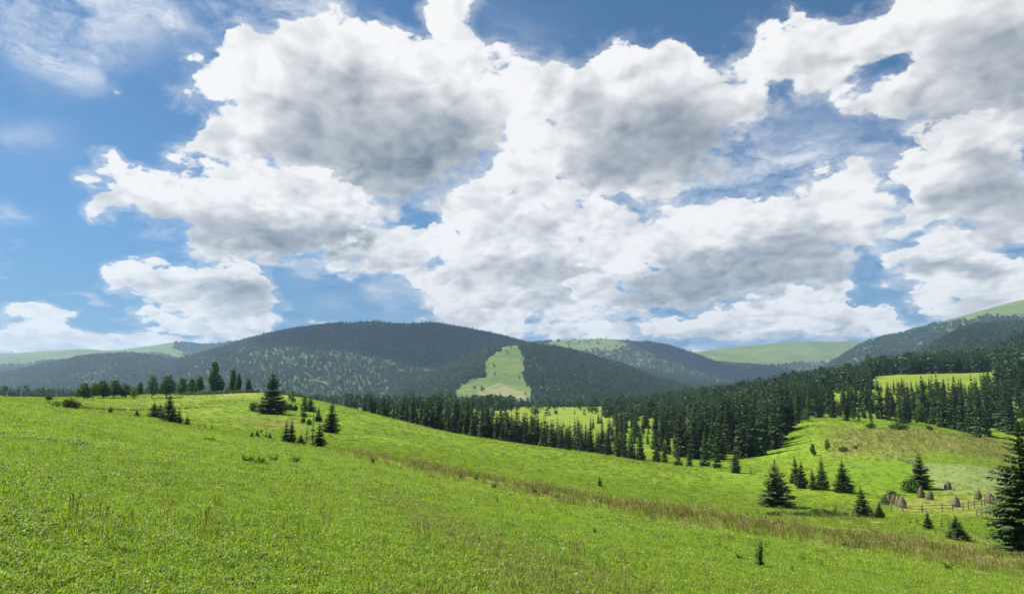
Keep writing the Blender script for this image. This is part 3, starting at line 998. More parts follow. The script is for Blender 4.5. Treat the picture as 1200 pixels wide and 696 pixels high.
# small trees for the far woods
def hill_spruce(seed, H=10.0):
    return spruce_crown('far_conifer', seed, H, 2.0, whorls=8, arms=6, segs=1, sprays=3, low=0.03, size=1.2, mat='hill_conifer', ragged=.35)


def hill_round(seed, H=10.0):
    return leafy('far_broadleaf', seed, round_lobes(seed, H, 4.0, .12, 8), 110, 1.9, 'hill_broad', .6)


FAR = [hill_spruce(i) for i in (1, 2, 3, 4)] + [hill_round(i) for i in (5, 6, 7)]


def wood_on(data, spacing, mask, broad, seed, height=(13, 21), wide=1.0, label='dark wood covering the far hillside', name='forest', grow=None):
    v, scr, s = data
    g = np.random.default_rng(seed)
    front = np.nonzero((s >= 0) & (s < 1.03))[0]
    v, scr = v[:, front], scr[:, front]
    p00, p10, p01 = v[:-1, :-1], v[1:, :-1], v[:-1, 1:]
    area = np.linalg.norm(np.cross(p10 - p00, p01 - p00), axis=-1)
    sx = scr[:-1, :-1, 0]
    area = np.where((sx > -120) & (sx < 1330), area, 0)
    n = int(area.sum() / spacing ** 2)
    c = g.choice(area.size, n, p=(area / area.sum()).ravel())
    i, j = np.unravel_index(c, area.shape)
    a, b = g.uniform(0, 1, (2, n, 1))

    def bil(q):
        return (q[i, j] * (1 - a) + q[i + 1, j] * a) * (1 - b) + (q[i, j + 1] * (1 - a) + q[i + 1, j + 1] * a) * b
    p, sc = bil(v), bil(scr)
    px, py = sc[:, 0], sc[:, 1]
    w = fbm(px / 26, py / 12, 4, seed + 1)
    w3 = fbm(px / 5, py / 4, 2, seed + 5)
    keep = mask(px + 5 * w + 3 * w3, py + 3.0 * fbm(px / 22, py / 14, 3, seed + 3) + 2.0 * w3) > g.uniform(0, 1, n)
    br = broad(px, py, w) > g.uniform(0, 1, n)
    p, br, px, py, w = p[keep], br[keep], px[keep], py[keep], w[keep]
    n = len(p)
    h = g.uniform(height[0], height[1], n) * (1 + .18 * w) / 10
    h = np.where(br, h * .85, h)
    if grow is not None:
        h = h * grow(px, py)
    idx = np.where(br, g.integers(4, 7, n), g.integers(0, 4, n))
    sc3 = np.stack([h * wide, h * wide, h], -1) * g.uniform(.85, 1.15, (n, 1))
    rot = np.zeros((n, 3))
    rot[:, 2] = g.uniform(0, 6.28, n)
    p[:, 2] -= 0.4
    return scatter(name, p, rot, sc3, idx, FAR, kind='stuff', label=label, category='wood')


def below(line):
    xs, ys = zip(*line)
    return lambda px, py: np.interp(px, xs, ys)


one = lambda px, py: np.ones_like(px)
edge = below([(-200, 432), (0, 428), (28, 427), (60, 421), (110, 417), (150, 414), (200, 414), (206, 402), (245, 400), (600, 390)])
wood_on(h_far_left, 21, lambda px, py: sstep(py - edge(px, py), -1, 1) * (1 - 0.95 * in_poly(px, py, [(186, 412), (200, 405), (214, 413), (206, 420)])), lambda px, py, w: 0.5 + w, 201, (16, 24), 1.7, 'blue green wood on the lower flank of the far left hill')
wood_on(h_left, 12.5, one, lambda px, py, w: 0.40 + 1.2 * w, 202, (14, 22), 1.35, 'mixed wood on the rounded hill at far left')
wood_on(h_main, 12.5, lambda px, py: 1.0 - 0.93 * box_mask(px, py, 385, 560, 360, 381.5, 14, 1.6),
        lambda px, py, w: 0.03 + 0.30 * sstep(w, -.1, .5) * box_mask(px, py, 240, 375, 408, 442, 30, 8) + .35 * box_mask(px, py, 440, 560, 420, 470, 30, 12), 203, (13, 21), 1.35, 'dark conifer wood over the large central mountain')
wood_on(h_mid, 16, lambda px, py: 1 - 0.96 * in_poly(px, py, [(600, 415), (640, 403), (676, 390), (770, 390), (752, 404), (735, 408), (716, 413), (690, 408), (660, 414)]), lambda px, py, w: 0.2 + .6 * w, 204, (15, 22), 1.5, 'wood on the flank of the mountain right of the ski run')
dome_edge = below([(780, 418), (860, 431), (880, 436), (900, 428), (930, 424), (960, 427), (985, 424), (1005, 419), (1060, 430), (1300, 440)])
wood_on(h_dome, 19, lambda px, py: sstep(py - dome_edge(px, py), -1, 1), lambda px, py, w: 0.5 + w, 205, (15, 22), 1.6, 'wood at the foot of the bare green dome')
right_edge = below([(900, 380), (1060, 380), (1110, 378), (1135, 377), (1160, 372), (1200, 374), (1300, 356), (1800, 330)])
wood_on(h_right, 13.5, lambda px, py: sstep(py - right_edge(px, py), -2, 2) * (1 - .9 * in_poly(px, py, [(1108, 390), (1120, 384), (1134, 382), (1134, 386), (1118, 391)])), lambda px, py, w: 0.35 + 1.0 * w, 206, (14, 21), 1.4, 'wood climbing the long ridge at right')
wood_on(h_wood_right, 9.0, one, lambda px, py, w: 0.30 + 1.0 * w, 207, (14, 21), 1.25, 'mixed wood on the shoulder below the right ridge')
wood_on(h_near_right, 6.8, one, lambda px, py, w: 0.12 + .7 * w, 208, (15, 23), 1.1, 'dark conifer wood on the nearest slope at right')
wood_on(h_run, 8.2, lambda px, py: 1.0 - in_poly(px, py, RUN) * 0.993 - 0.9 * in_poly(px, py, [(455, 470), (500, 452), (520, 456), (480, 475)]) * 0.5,
        lambda px, py, w: np.where(px < 585, 0.55 + .9 * w, 0.10 + .85 * box_mask(px, py, 630, 740, 395, 432, 20, 8) * sstep(w, -.15, .35) + .25 * sstep(w, .2, .5)), 209, (12, 20), 1.15, 'mixed wood on both sides of the grassy ski run')


# valley floor between the meadows and the mountains: belts of wood on the ground sheet
def belt(xs, y0, y1, spacing, seed, broad=.2, height=(12, 19), gap=0.0, label='', wide=1.1):
    g = np.random.default_rng(seed)
    w = (xs[1] - xs[0]) / F_PX * (y0 + y1) / 2
    n = int(w * (y1 - y0) / spacing ** 2)
    px = g.uniform(xs[0], xs[1], n)
    y = np.sqrt(g.uniform(y0 ** 2, y1 ** 2, n))
    keep = fbm(px / 30, y / 60, 3, seed) > gap - 1 + g.uniform(-.2, .2, n) * (gap > 0)
    px, y = px[keep], y[keep]
    t = (px - 600) / F_PX / 1.006
    x = t * y
    z = ground_z(x, y) - 0.3
    n = len(px)
    br = g.uniform(0, 1, n) < broad
    h = g.uniform(height[0], height[1], n) / 10
    idx = np.where(br, g.integers(4, 7, n), g.integers(0, 4, n))
    rot = np.zeros((n, 3))
    rot[:, 2] = g.uniform(0, 6.28, n)
    return scatter('forest', np.stack([x, y, z], -1), rot, np.stack([h * wide, h * wide, h], -1), idx, FAR, kind='stuff', label=label, category='wood')


belt((-150, 400), 950, 1500, 10, 301, .1, (12, 20), 0, 'belt of dark conifers behind the left meadow')
belt((560, 830), 1050, 1450, 13, 302, .2, (10, 17), .75, 'belt of conifers at the foot of the ski run hill')
belt((400, 600), 700, 1400, 11, 303, .3, (10, 18), .6, 'wood on the valley floor below the ski run')

belt((800, 1022), 505, 880, 6.8, 304, .06, (9, 15), 0, 'spruce wood filling the hollow behind the right wood')
belt((1018, 1330), 680, 900, 6.5, 305, .04, (15, 22), 0, 'spruce wood behind the small clearing at right')
belt((1168, 1330), 480, 690, 6.5, 306, .04, (15, 22), 0, 'spruce wood at the right end of the small clearing')

belt((706, 840), 470, 1000, 9.5, 307, .08, (9, 15), 0.35, 'spruce wood closing the valley meadow behind the gap')
belt((560, 706), 560, 1000, 26, 308, .3, (5, 10), 0.75, 'scattered young trees on the valley meadow')


# ------------------------------------------------------------------ trees one can tell apart
LONE = [spruce_crown('crown', 100 + i, 10, 2.5, 24, 11, 5, 3, .03, .30, .22) for i in range(5)]
SLIM = [spruce_crown('crown', 130 + i, 10, 2.2, 19, 8, 3, 3, .05, .30, .28) for i in range(7)]
BALD = [spruce_crown('crown', 150 + i, 10, 2.0, 13, 6, 3, 2, .20, .35, .5, size=.75) for i in range(3)]
GIANT = spruce_crown('crown', 181, 10, 2.5, 32, 14, 9, 4, .02, .42, .34, size=.9)
BIG = spruce_crown('crown', 190, 10, 2.9, 26, 13, 6, 3, .01, .30, .25, taper=.72)
T_SPR = spruce_trunk('trunk')
BR_LOBES = [round_lobes(40 + i, 8, 3.0, .2, 11) for i in range(5)]
BROAD = [leafy('crown', 60 + i, BR_LOBES[i], 2600, .42, 'broad') for i in range(5)]
BROAD_P = [leafy('crown', 70 + i, BR_LOBES[i], 1500, .42, 'pale_broad') for i in range(3)]
T_BR = [broad_trunk('trunk', 80 + i, 8, .16, BR_LOBES[i]) for i in range(5)]
TALL_LOBES = [round_lobes(90 + i, 8, 1.7, .10, 14, 1.5) for i in range(2)]
TALLB = [leafy('crown', 92 + i, TALL_LOBES[i], 2600, .36, 'broad') for i in range(2)]
T_TALL = [broad_trunk('trunk', 96 + i, 8, .14, TALL_LOBES[i]) for i in range(2)]
BUSH_LOBES = [[(0, 0, .45, .7, .7, .5), (.45, .1, .35, .5, .5, .4), (-.4, .25, .38, .5, .55, .42), (.05, -.4, .33, .5, .45, .38), (-.1, .1, .75, .4, .4, .35)],
              [(0, 0, .4, .8, .6, .45), (.55, .1, .5, .45, .5, .5), (-.6, 0, .3, .5, .5, .35), (.1, .3, .6, .4, .4, .4)]]
BUSH = [leafy('leaves', 110 + i, BUSH_LOBES[i % 2], 900, .17, k, .3) for i, k in enumerate(('broad', 'broad', 'pale_broad', 'dry'))]


def stems(seed):
    g = np.random.default_rng(seed)
    mb = MB()
    for k in range(7):
        a = 6.28 * k / 7 + g.uniform(-.3, .3)
        r = g.uniform(.3, .65)
        mb.tube([(0, 0, -.15), (math.cos(a) * r * .4, math.sin(a) * r * .4, .35), (math.cos(a) * r, math.sin(a) * r, .8)], [.03, .02, .006], 4)
    return mb.mesh('stems', M['grey_bark'])


STEMS = stems(5)
N_TREES = [0]


def plant(name, cat, label, p, h, w, crown, trunk, base_h, base_w, group=None, part='trunk', cpart='crown'):
    """h, w: height and width wanted in metres"""
    rz = (N_TREES[0] * 2.399) % 6.283
    N_TREES[0] += 1
    t = thing(name, label, cat, tuple(p), rz, group, (w / base_w, w / base_w, h / base_h))
    link(part, trunk, t)
    link(cpart, crown, t)
    return t


def spruce_at(p, h_px, w_px, label, meshes, i, group=None, cat='spruce', name='spruce_tree', base_w=4.9):
    m = p.y / F_PX
    return plant(name, cat, label, p, h_px * m, max(w_px * m, .3), meshes[i % len(meshes)], T_SPR, 10.0, base_w, group)


LONE_SPRUCES = [   # base in the picture, height and width there, kind, label
    (318, 485, 49, 34, 0, 'biggest dark spruce on the left hill, broad and standing over its own bushes'),
    (388, 507, 38, 22, 0, 'dense dark spruce standing alone on the open slope right of the small spruces'),
    (363, 482, 17, 10, 1, 'dark spruce close behind the pale slender tree on the left hill'),
    (373, 494, 16, 6, 1, 'narrow young spruce just left of the dense lone spruce'),
    (335, 519, 24, 8, 1, 'left spruce of a touching pair on the left slope'),
    (341, 520, 26, 9, 1, 'right, taller spruce of a touching pair on the left slope'),
    (352, 521, 11, 8, 1, 'little cone shaped spruce between the pair and the thin spruces'),
    (359, 521, 25, 6, 2, 'sparse grey spruce with see-through crown left of the tallest thin one'),
    (366, 521, 33, 8, 2, 'tallest thin spruce in the small group below the lone dense spruce'),
    (374, 524, 26, 12, 1, 'stout dark spruce closing the small group at its right end'),
    (295, 513, 8, 5, 1, 'tiny spruce at the left end of the seedlings on the slope'),
    (301, 513, 10, 6, 1, 'small dark spruce seedling second from the left on the slope'),
    (312, 514, 14, 6, 2, 'thin spruce seedling with a bare leader on the slope'),
    (316, 514, 8, 5, 1, 'low spruce seedling at the right end of the seedlings'),
    (306, 507, 4, 4, 1, 'tiniest spruce seedling, behind the others on the slope'),
    (180, 490, 18, 11, 1, 'leftmost spruce in the clump before the left field'),
    (187, 491, 17, 9, 1, 'second spruce in the clump before the left field, half hidden'),
    (197, 494, 31, 14, 1, 'tallest spruce in the clump before the left field'),
    (202, 496, 17, 10, 1, 'spruce hugging the right side of the tallest one in the left clump'),
    (209, 497, 16, 8, 1, 'smaller spruce standing free right of the left clump'),
    (219, 499, 11, 6, 1, 'last little spruce right of the left clump'),
    (129, 484, 9, 5, 1, 'tiny spruce by the pale mown strip at left'),
    (160, 488, 9, 6, 1, 'small spruce between the mown strip and the left clump'),
    (232, 502, 8, 4, 2, 'faint thin seedling right of the left clump, first of three'),
    (240, 503, 9, 4, 2, 'faint thin seedling right of the left clump, second of three'),
    (248, 504, 12, 5, 2, 'faint thin seedling right of the left clump, tallest of three'),
    (862, 554, 31, 14, 0, 'lone spruce standing in the open gap before the right wood'),
    (910, 594, 53, 42, 0, 'broad lone spruce with spreading skirts in front of the valley'),
    (933, 566, 31, 15, 0, 'left spruce of the valley row, behind its neighbour'),
    (940, 572, 31, 17, 0, 'second spruce of the valley row, bluish and dense'),
    (953, 574, 25, 11, 0, 'shortest and thinnest spruce of the valley row'),
    (964, 574, 38, 17, 0, 'tallest spruce of the valley row'),
    (989, 577, 37, 24, 0, 'widest spruce, at the right end of the valley row'),
    (1011, 605, 34, 21, 0, 'dark spruce left of the wooden fence, in front of the haystacks'),
    (1031, 607, 19, 13, 0, 'small spruce leaning on the side of the one left of the fence'),
    (1080, 573, 41, 27, 0, 'spruce growing above the haystacks beside a round bush'),
    (1088, 620, 20, 13, 0, 'small spruce in front of the wooden fence'),
    (1122, 632, 27, 24, 0, 'bushy young spruce in front of the bright green patch'),
    (1104, 620, 14, 4, 2, 'wispy spruce sapling between two small spruces below the fence'),
    (1075, 614, 9, 5, 2, 'faint sapling below the left end of the fence'),
    (1067, 613, 6, 4, 2, 'lowest faint sapling below the left end of the fence'),
    (1112, 616, 9, 5, 2, 'faint sapling behind the bushy young spruce'),
    (880, 556, 9, 5, 2, 'pale sapling right of the lone spruce in the gap'),
    (703, 571, 13, 7, 1, 'sapling standing alone in the brown grass strip'),
]
for i, (px, py, h, w, k, lab) in enumerate(LONE_SPRUCES):
    if 170 < px < 225 or 330 < px < 380:
        w, h = w * 1.35, h * 1.1
    spruce_at(at(px, py), h, w, lab, [BIG] if px == 318 else (LONE, LONE if px < 400 else SLIM, BALD)[k], i, base_w=5.0 if px == 318 else (4.1, 3.6, 3.4)[k])
# the big one that closes the picture at right
p = on(1195, 70)
m = p.y / F_PX
plant('spruce_tree', 'spruce', 'huge dark spruce at the right edge with gappy layered boughs', p, 168 * m, 106 * m, GIANT, T_SPR, 10.0, 4.4)

BROADLEAFS = [     # base, height, width, kind (0 round, 1 pale, 2 tall), label
    (98, 468, 17, 18, 0, 'dark round tree at the left end of the field hedge'),
    (109, 467, 16, 15, 0, 'second round tree of the field hedge, next to the dark end one'),
    (120, 466.5, 18, 20, 0, 'third round tree of the field hedge, wide and low'),
    (133, 466, 18, 20, 0, 'fourth round tree of the field hedge, fuller than its neighbours'),
    (147, 466, 14, 16, 0, 'lower green tree right of the fuller hedge tree'),
    (156, 466.5, 11, 10, 1, 'small pale tree in the middle of the field hedge'),
    (163, 465, 15, 9, 0, 'narrow dark tree right of the pale hedge tree'),
    (178, 466.5, 23, 16, 1, 'light green upright tree rising above the left clump of spruces'),
    (195, 466, 23, 20, 0, 'large dark round tree behind the tallest spruce of the left clump'),
    (213, 462.5, 17, 13, 0, 'ball shaped tree standing free on the field edge'),
    (224, 461.5, 16, 13, 0, 'left half of the square topped tree pair on the field edge'),
    (233, 461, 17, 13, 0, 'right half of the square topped tree pair on the field edge'),
    (250, 460.5, 33, 16, 2, 'tall poplar-like tree, highest on the field edge'),
    (259, 460.5, 15, 8, 0, 'small tree tucked against the tall poplar-like tree'),
    (266, 460, 7, 8, 1, 'tiny pale tree right of the tall poplar-like tree'),
    (272, 459.5, 25, 9, 2, 'slim tree of the pair near the hilltop, left one'),
    (279, 459.5, 20, 9, 2, 'slim tree of the pair near the hilltop, right one'),
    (291, 458.5, 14, 8, 0, 'last small tree on the field edge, left of the biggest spruce'),
    (342, 473, 17, 11, 1, 'sparse pale tree right of the biggest spruce'),
    (356, 487, 23, 12, 1, 'pale slender tree in front of a dark spruce on the left hill'),
    (953, 534, 14, 9, 0, 'small dark broadleaf tree on the slope above the valley row'),
    (970, 528, 13, 10, 1, 'loose grey tree on the bare slope above the valley row'),
]
for i, (px, py, h, w, k, lab) in enumerate(BROADLEAFS):
    q = at(px, py)
    if q.y > 420:
        q = on(px, 345 + (i % 5) * 9)
    mm = q.y / F_PX * (1.15 if px < 300 else 1.0)
    if k == 2:
        plant('poplar_tree', 'tree', lab, q, h * mm, w * mm, TALLB[i % 2], T_TALL[i % 2], 8.0, 3.5)
    elif k == 1:
        plant('broadleaf_tree', 'tree', lab, q, h * mm, w * mm, BROAD_P[i % 3], T_BR[i % 3], 8.0, 6.2)
    else:
        plant('broadleaf_tree', 'tree', lab, q, h * mm, w * mm, BROAD[i % 5], T_BR[i % 5], 8.0, 6.2)

BUSHES = [         # base, height, width, kind, label
    (83, 479, 13, 17, 3, 'reddish twiggy shrub on the edge of the near meadow at left'),
    (57, 469, 8, 9, 0, 'small round dark bush at the far left field edge'),
    (298, 482, 11, 15, 0, 'dark bush left of the biggest spruce'),
    (308, 484, 10, 12, 0, 'bush under the left skirts of the biggest spruce'),
    (330, 483, 13, 15, 1, 'bush under the right skirts of the biggest spruce'),
    (340, 481, 8, 9, 0, 'dark bush below the sparse pale tree'),
    (346, 481, 7, 7, 2, 'light bush below the sparse pale tree'),
    (356, 489, 6, 9, 0, 'low bush at the foot of the pale slender tree'),
    (355, 496, 7, 6, 0, 'round dark bush alone on the slope under the pale slender tree'),
    (362, 498, 7, 6, 0, 'round bush just above the tallest thin spruce'),
    (1068, 577, 17, 20, 0, 'big round bush on the left of the spruce above the haystacks'),
    (1046, 588, 13, 20, 2, 'light green thicket left of the haystacks'),
    (1037, 591, 9, 13, 2, 'pale low shrub at the left end of the hay field'),
    (988, 529, 6, 11, 0, 'low dark shrub on the bare slope, larger one'),
    (1003, 526, 4, 4, 0, 'dot-like shrub on the bare slope, smaller one'),
    (970, 604, 7, 16, 1, 'low shrub patch on the bank below the valley row'),
    (955, 602, 6, 18, 1, 'shrub patch on the bank next to the broad lone spruce'),
    (1145, 513, 7, 12, 0, 'bush before the right wood where the brown slope ends'),
    (1021, 502, 7, 11, 2, 'bush before the right wood at the middle of its edge'),
    (1052, 503, 8, 24, 2, 'long low bush along the foot of the right wood'),
    (1090, 504, 6, 9, 1, 'bush at the foot of the right wood above the crop'),
    (905, 604, 5, 22, 1, 'ring of low plants at the foot of the broad lone spruce'),
]
for i, (px, py, h, w, k, lab) in enumerate(BUSHES):
    q = at(px, py)
    if q.y > 480:
        q = on(px, 330)
    mm = q.y / F_PX
    plant('bush', 'bush', lab, q, h * mm, w * mm, BUSH[k], STEMS, 1.0, 1.75, part='stems', cpart='leaves')


# ------------------------------------------------------------------ the two woods, tree by tree
def prof(*pts):
    xs, ys = zip(*pts)
    return lambda px: float(np.interp(px, xs, ys))


gw = random.Random(11)
front_a = prof((420, 264), (450, 254), (520, 236), (600, 222), (700, 222), (800, 200), (842, 186))
top_a = prof((418, 462), (430, 457), (445, 460), (462, 466), (472, 458), (500, 460), (530, 464), (560, 466), (600, 473), (640, 484), (690, 491), (740, 496), (775, 488), (842, 478))
ROW_A = 'dark green spruce in the long row behind the middle meadow'
n_wood = 0
px = 424.0
while px < 750:
    for row in range(3 if px < 600 else 2):
        x = px + gw.uniform(-3, 3)
        if 452 < x < 467 and gw.random() < .6:
            continue
        q = on(x, front_a(x) + row * 13 + gw.uniform(1, 12))
        base = project(np.array([tuple(q)]))[0, 1]
        top = top_a(x) + gw.uniform(-3, 17) + (6 if row == 0 else 0)
        h = max(base - top, 12)
        spruce_at(q, h, min(h * gw.uniform(.30, .42), 22), ROW_A, SLIM, gw.randrange(7), 'spruces in the row behind the middle meadow', base_w=3.8)
        n_wood += 1
    px += gw.uniform(6.0, 9.0)
for x, base_py, h in ((770, 541, 36), (779, 542, 26), (795, 545, 30), (808, 546, 28), (826, 546, 38), (840, 548, 33), (836, 540, 48), (815, 538, 52)):
    q = at(x, base_py)
    spruce_at(q, h, h * .36, 'spruce standing before the gap between the row and the right wood', SLIM, gw.randrange(7), 'spruces before the gap between the two woods', base_w=3.8)
    n_wood += 1

front_b = prof((700, 330), (770, 290), (800, 245), (842, 232), (862, 244), (880, 238), (900, 242), (917, 250), (926, 290), (950, 318), (1000, 316), (1050, 318), (1100, 318), (1150, 290), (1175, 262), (1260, 240))
top_b = prof((700, 478), (745, 476), (790, 470), (820, 464), (850, 458), (880, 451), (910, 443), (950, 442), (1000, 445), (1040, 443), (1100, 443), (1140, 436), (1170, 430), (1260, 425))
WOOD_B = 'dark spruce in the front of the wood behind the brown slope'
px = 704.0
ROWS = []
while px < 1215:
    for row in range(3 if 800 < px < 1130 else 1):
        x = px + gw.uniform(-5, 5)
        ROWS.append((x, front_b(x) + row * 22 + gw.uniform(-6, 20), row))
    px += gw.uniform(6.2, 9.2)
BROAD_B = 'leafy broad tree between the spruces at the edge of the right wood'
for x, y, row in ROWS:
    if n_wood > 254:
        break
    q = on(x, y)
    base = project(np.array([tuple(q)]))[0, 1]
    mm = q.y / F_PX
    if row == 0 and gw.random() < .13 and x > 930:
        h = gw.uniform(14, 24)
        k = gw.randrange(3)
        plant('broadleaf_tree', 'tree', BROAD_B, q, h * mm, h * .75 * mm, (BROAD + BROAD_P)[gw.randrange(8)], T_BR[k], 8.0, 7.2, 'broad trees at the edge of the right wood')
        continue
    top = top_b(x) + gw.choice((gw.uniform(-5, 12), gw.uniform(5, 40))) + (10 if row == 0 else 2)
    h = min(max(base - top, 16), 78)
    spruce_at(q, h, min(h * gw.uniform(.27, .38), 22), WOOD_B, SLIM, gw.randrange(7), 'spruces in the front of the right wood', base_w=3.8)
    n_wood += 1

# the rows behind the front of the right wood
g = np.random.default_rng(77)
pts, sc = [], []
for k in range(430):
    x = g.uniform(690, 1290)
    f0 = front_b(x) + 46
    y = math.sqrt(g.uniform(f0 ** 2, (f0 + (150 if x > 800 else 90)) ** 2))
    if x < 740 and g.uniform() < .4:
        continue
    q = on(x, y)
    base = project(np.array([tuple(q)]))[0, 1]
    h = np.clip((base - top_b(x) - g.uniform(-3, 24)) * y / F_PX, 7, 22)
    pts.append((q.x, q.y, q.z - .3))
    w = h * g.uniform(.28, .38) / 4.3
    sc.append((w, w, h / 10))
for k in range(130):                                # a second rank in the hollow behind the long row
    x = g.uniform(428, 700)
    y = front_a(x) + g.uniform(38, 80)
    q = on(x, y)
    base = project(np.array([tuple(q)]))[0, 1]
    h = np.clip((base - top_a(x) - g.uniform(0, 16)) * y / F_PX, 6, 22)
    pts.append((q.x, q.y, q.z - .3))
    w = h * g.uniform(.3, .4) / 4.3
    sc.append((w, w, h / 10))
scatter('forest', pts, spin(len(pts)), sc, g.integers(0, len(SLIM), len(pts)), SLIM, kind='stuff', label='deep spruce wood behind the front rows', category='wood')

# small trees on the far valley meadow
for i, (px, py, h, lab) in enumerate([(661, 497, 7, 'tiny far spruce on the bright valley meadow, left one'), (679, 499, 8, 'tiny far spruce on the bright valley meadow, right one')]):
    q = on(px, 420 + 10 * i)
    spruce_at(q, h, 3.2, lab, SLIM, i, base_w=3.8)


# ------------------------------------------------------------------ haystacks, fences, hay rack
def haystack_mesh(seed):
    g = np.random.default_rng(seed)
    nz, na = 22, 26
    v = []
    for i in range(nz + 1):
        f = i / nz
        r = 0.98 * (1 - f ** 2.3) ** 0.62 * (0.90 + 0.20 * min(1, f / 0.22) - 0.10 * f)
        for k in range(na):
            a = 6.2832 * k / na
            rr = r * (1 + 0.07 * math.sin(3 * a + seed) + 0.05 * math.sin(5 * a + 9 * f + seed) + g.uniform(-.045, .045)) + .02
            v.append((math.cos(a) * rr, math.sin(a) * rr, 2.25 * f - 0.05 + g.uniform(-.02, .02)))
    q = [(i * na + k, i * na + (k + 1) % na, (i + 1) * na + (k + 1) % na, (i + 1) * na + k) for i in range(nz) for k in range(na)]
    mb = MB()
    mb.add(v, q)
    n = 1500                                                # loose straws hanging down the sides
    f = g.uniform(0, .97, n)
    a = g.uniform(0, 6.283, n)
    r = 0.98 * (1 - f ** 2.3) ** 0.62 * (0.90 + 0.20 * np.minimum(1, f / 0.22) - 0.10 * f) + .01
    c = np.stack([np.cos(a) * r, np.sin(a) * r, 2.25 * f], -1)
    d = unit(np.stack([np.cos(a) * .45, np.sin(a) * .45, -np.ones(n)], -1) + .35 * g.normal(size=(n, 3)))
    s = unit(np.cross(d, np.stack([np.cos(a), np.sin(a), 0 * a], -1)))
    vv, qq = rhomb(c, d, s, g.uniform(.16, .4, n), g.uniform(.02, .045, n))
    mb.add(vv, qq)
    return mb.mesh('hay', M['hay'])


HAY = [haystack_mesh(400 + i) for i in range(4)]
mb = MB()
mb.tube([(0.02, 0, 1.6), (0.0, 0.02, 2.62)], [.035, .022], 6)
POLE = mb.mesh('pole', M['wood'])
STACKS = [
    (1043, 589.5, 12, 6, 'leftmost haystack, thin and half hidden in the close cluster of four'),
    (1048, 590.5, 13, 8.5, 'second haystack of the close cluster of four'),
    (1052.5, 593, 14, 8, 'third haystack of the close cluster, pale on its sunny side'),
    (1057.5, 594.5, 15, 10.5, 'front haystack of the close cluster, nearest the fence'),
    (1079.5, 583, 14, 9, 'haystack under the spruce, left one of two near each other'),
    (1090, 585.5, 12, 9, 'haystack right of the one under the spruce'),
    (1111, 573.5, 11.5, 8.5, 'haystack standing farthest up the hay field at the crop edge'),
    (1120, 593.5, 14.5, 11, 'wide haystack by the middle of the fence, standing alone'),
    (1146, 585.5, 13, 9, 'haystack right of the middle, away from the fence'),
    (1161, 590, 14.5, 12, 'widest haystack, at the right end beside the huge spruce'),
]
for i, (px, py, h, w, lab) in enumerate(STACKS):
    q = at(px, py)
    mm = q.y / F_PX
    t = thing('haystack', lab, 'haystack', tuple(q), i * 1.7, 'haystacks on the mown field', (w * mm / 2.5, w * mm / 2.5, h * mm / 2.62))
    t.rotation_euler = ((i * 37 % 11 - 5) * .016, (i * 53 % 13 - 6) * .018, i * 1.7)
    link('hay', HAY[i % 4], t)
    link('pole', POLE, t)


def fence(name, label, pix, post_h, rails, gap, seed, post_r=.05):
    """posts along a line on the ground, with poles nailed between them"""
    g = random.Random(seed)
    base = [at(*p) for p in pix]
    pts = []
    for a, b in zip(base[:-1], base[1:]):
        n = max(1, int(round((b - a).length / gap)))
        for k in range(n):
            q = a.lerp(b, k / n)
            pts.append(Vector((q.x + g.uniform(-.06, .06), q.y + g.uniform(-.1, .1), 0)))
    pts.append(base[-1])
    for q in pts:
        q.z = float(ground_z(q.x, q.y))
    o = pts[0].copy()
    t = thing(name, label, 'fence', tuple(o))
    hs = []
    for q in pts:
        h = post_h * g.uniform(.88, 1.15)
        hs.append(h)
        mb = MB()
        d = q - o
        tip = Vector((g.uniform(-.06, .06), g.uniform(-.06, .06), h))
        mb.tube([d + Vector((0, 0, -.3)), d + tip * .5, d + tip], [post_r * 1.1, post_r, post_r * .8], 6)
        link('post', mb.mesh('post', M['wood']), t)
    for a, b, ha, hb in zip(pts[:-1], pts[1:], hs[:-1], hs[1:]):
        for r in rails:
            mb = MB()
            pa = a - o + Vector((0, -.075, ha * r + g.uniform(-.05, .05)))
            pb = b - o + Vector((0, -.075, hb * r + g.uniform(-.05, .05)))
            e = (pb - pa) * .06
            mb.tube([pa - e, pa.lerp(pb, .5) + Vector((0, 0, g.uniform(-.03, .01))), pb + e], [.042, .046, .04], 5)
            link('rail', mb.mesh('rail', M['wood']), t)
    return t


fence('wooden_fence', 'long wooden pole fence curving below the haystacks', [(1031, 596), (1058, 599.5), (1081, 600.5), (1104, 600), (1128, 598), (1150, 594.5), (1172, 590)], 1.35, (.40, .72), 2.4, 1, .085)
fence('wooden_fence', 'short weathered fence beside the bright green patch under the huge spruce', [(1145, 606), (1156, 604.5), (1170, 602.5)], 1.15, (.35, .62, .88), 1.9, 2, .07)
fence('wooden_fence', 'pale stake fence left of the crop field above the spruce', [(1040, 537), (1052, 538.5), (1064, 542.5), (1078, 547.5)], 1.5, (.35, .8), 1.6, 3, .07)

q = at(1162, 557)
t = thing('hay_rack', 'grey wooden hay rack standing in the pale crop field', 'hay rack', tuple(q), .4)
for sx in (-.8, .8):
    for sy in (-.45, .45):
        mb = MB()
        mb.tube([(sx, sy, -.2), (sx * .9, 0.02 * sy, 2.0)], [.06, .045], 6)
        link('pole', mb.mesh('pole', M['wood']), t)
for k, z in enumerate((.5, .95, 1.4, 1.85)):
    mb = MB()
    mb.tube([(-1.05, -.42 * (1 - z / 2) - .06, z), (1.05, -.42 * (1 - z / 2) - .06, z + .04)], [.04, .035], 6)
    link('crossbar', mb.mesh('crossbar', M['wood']), t)


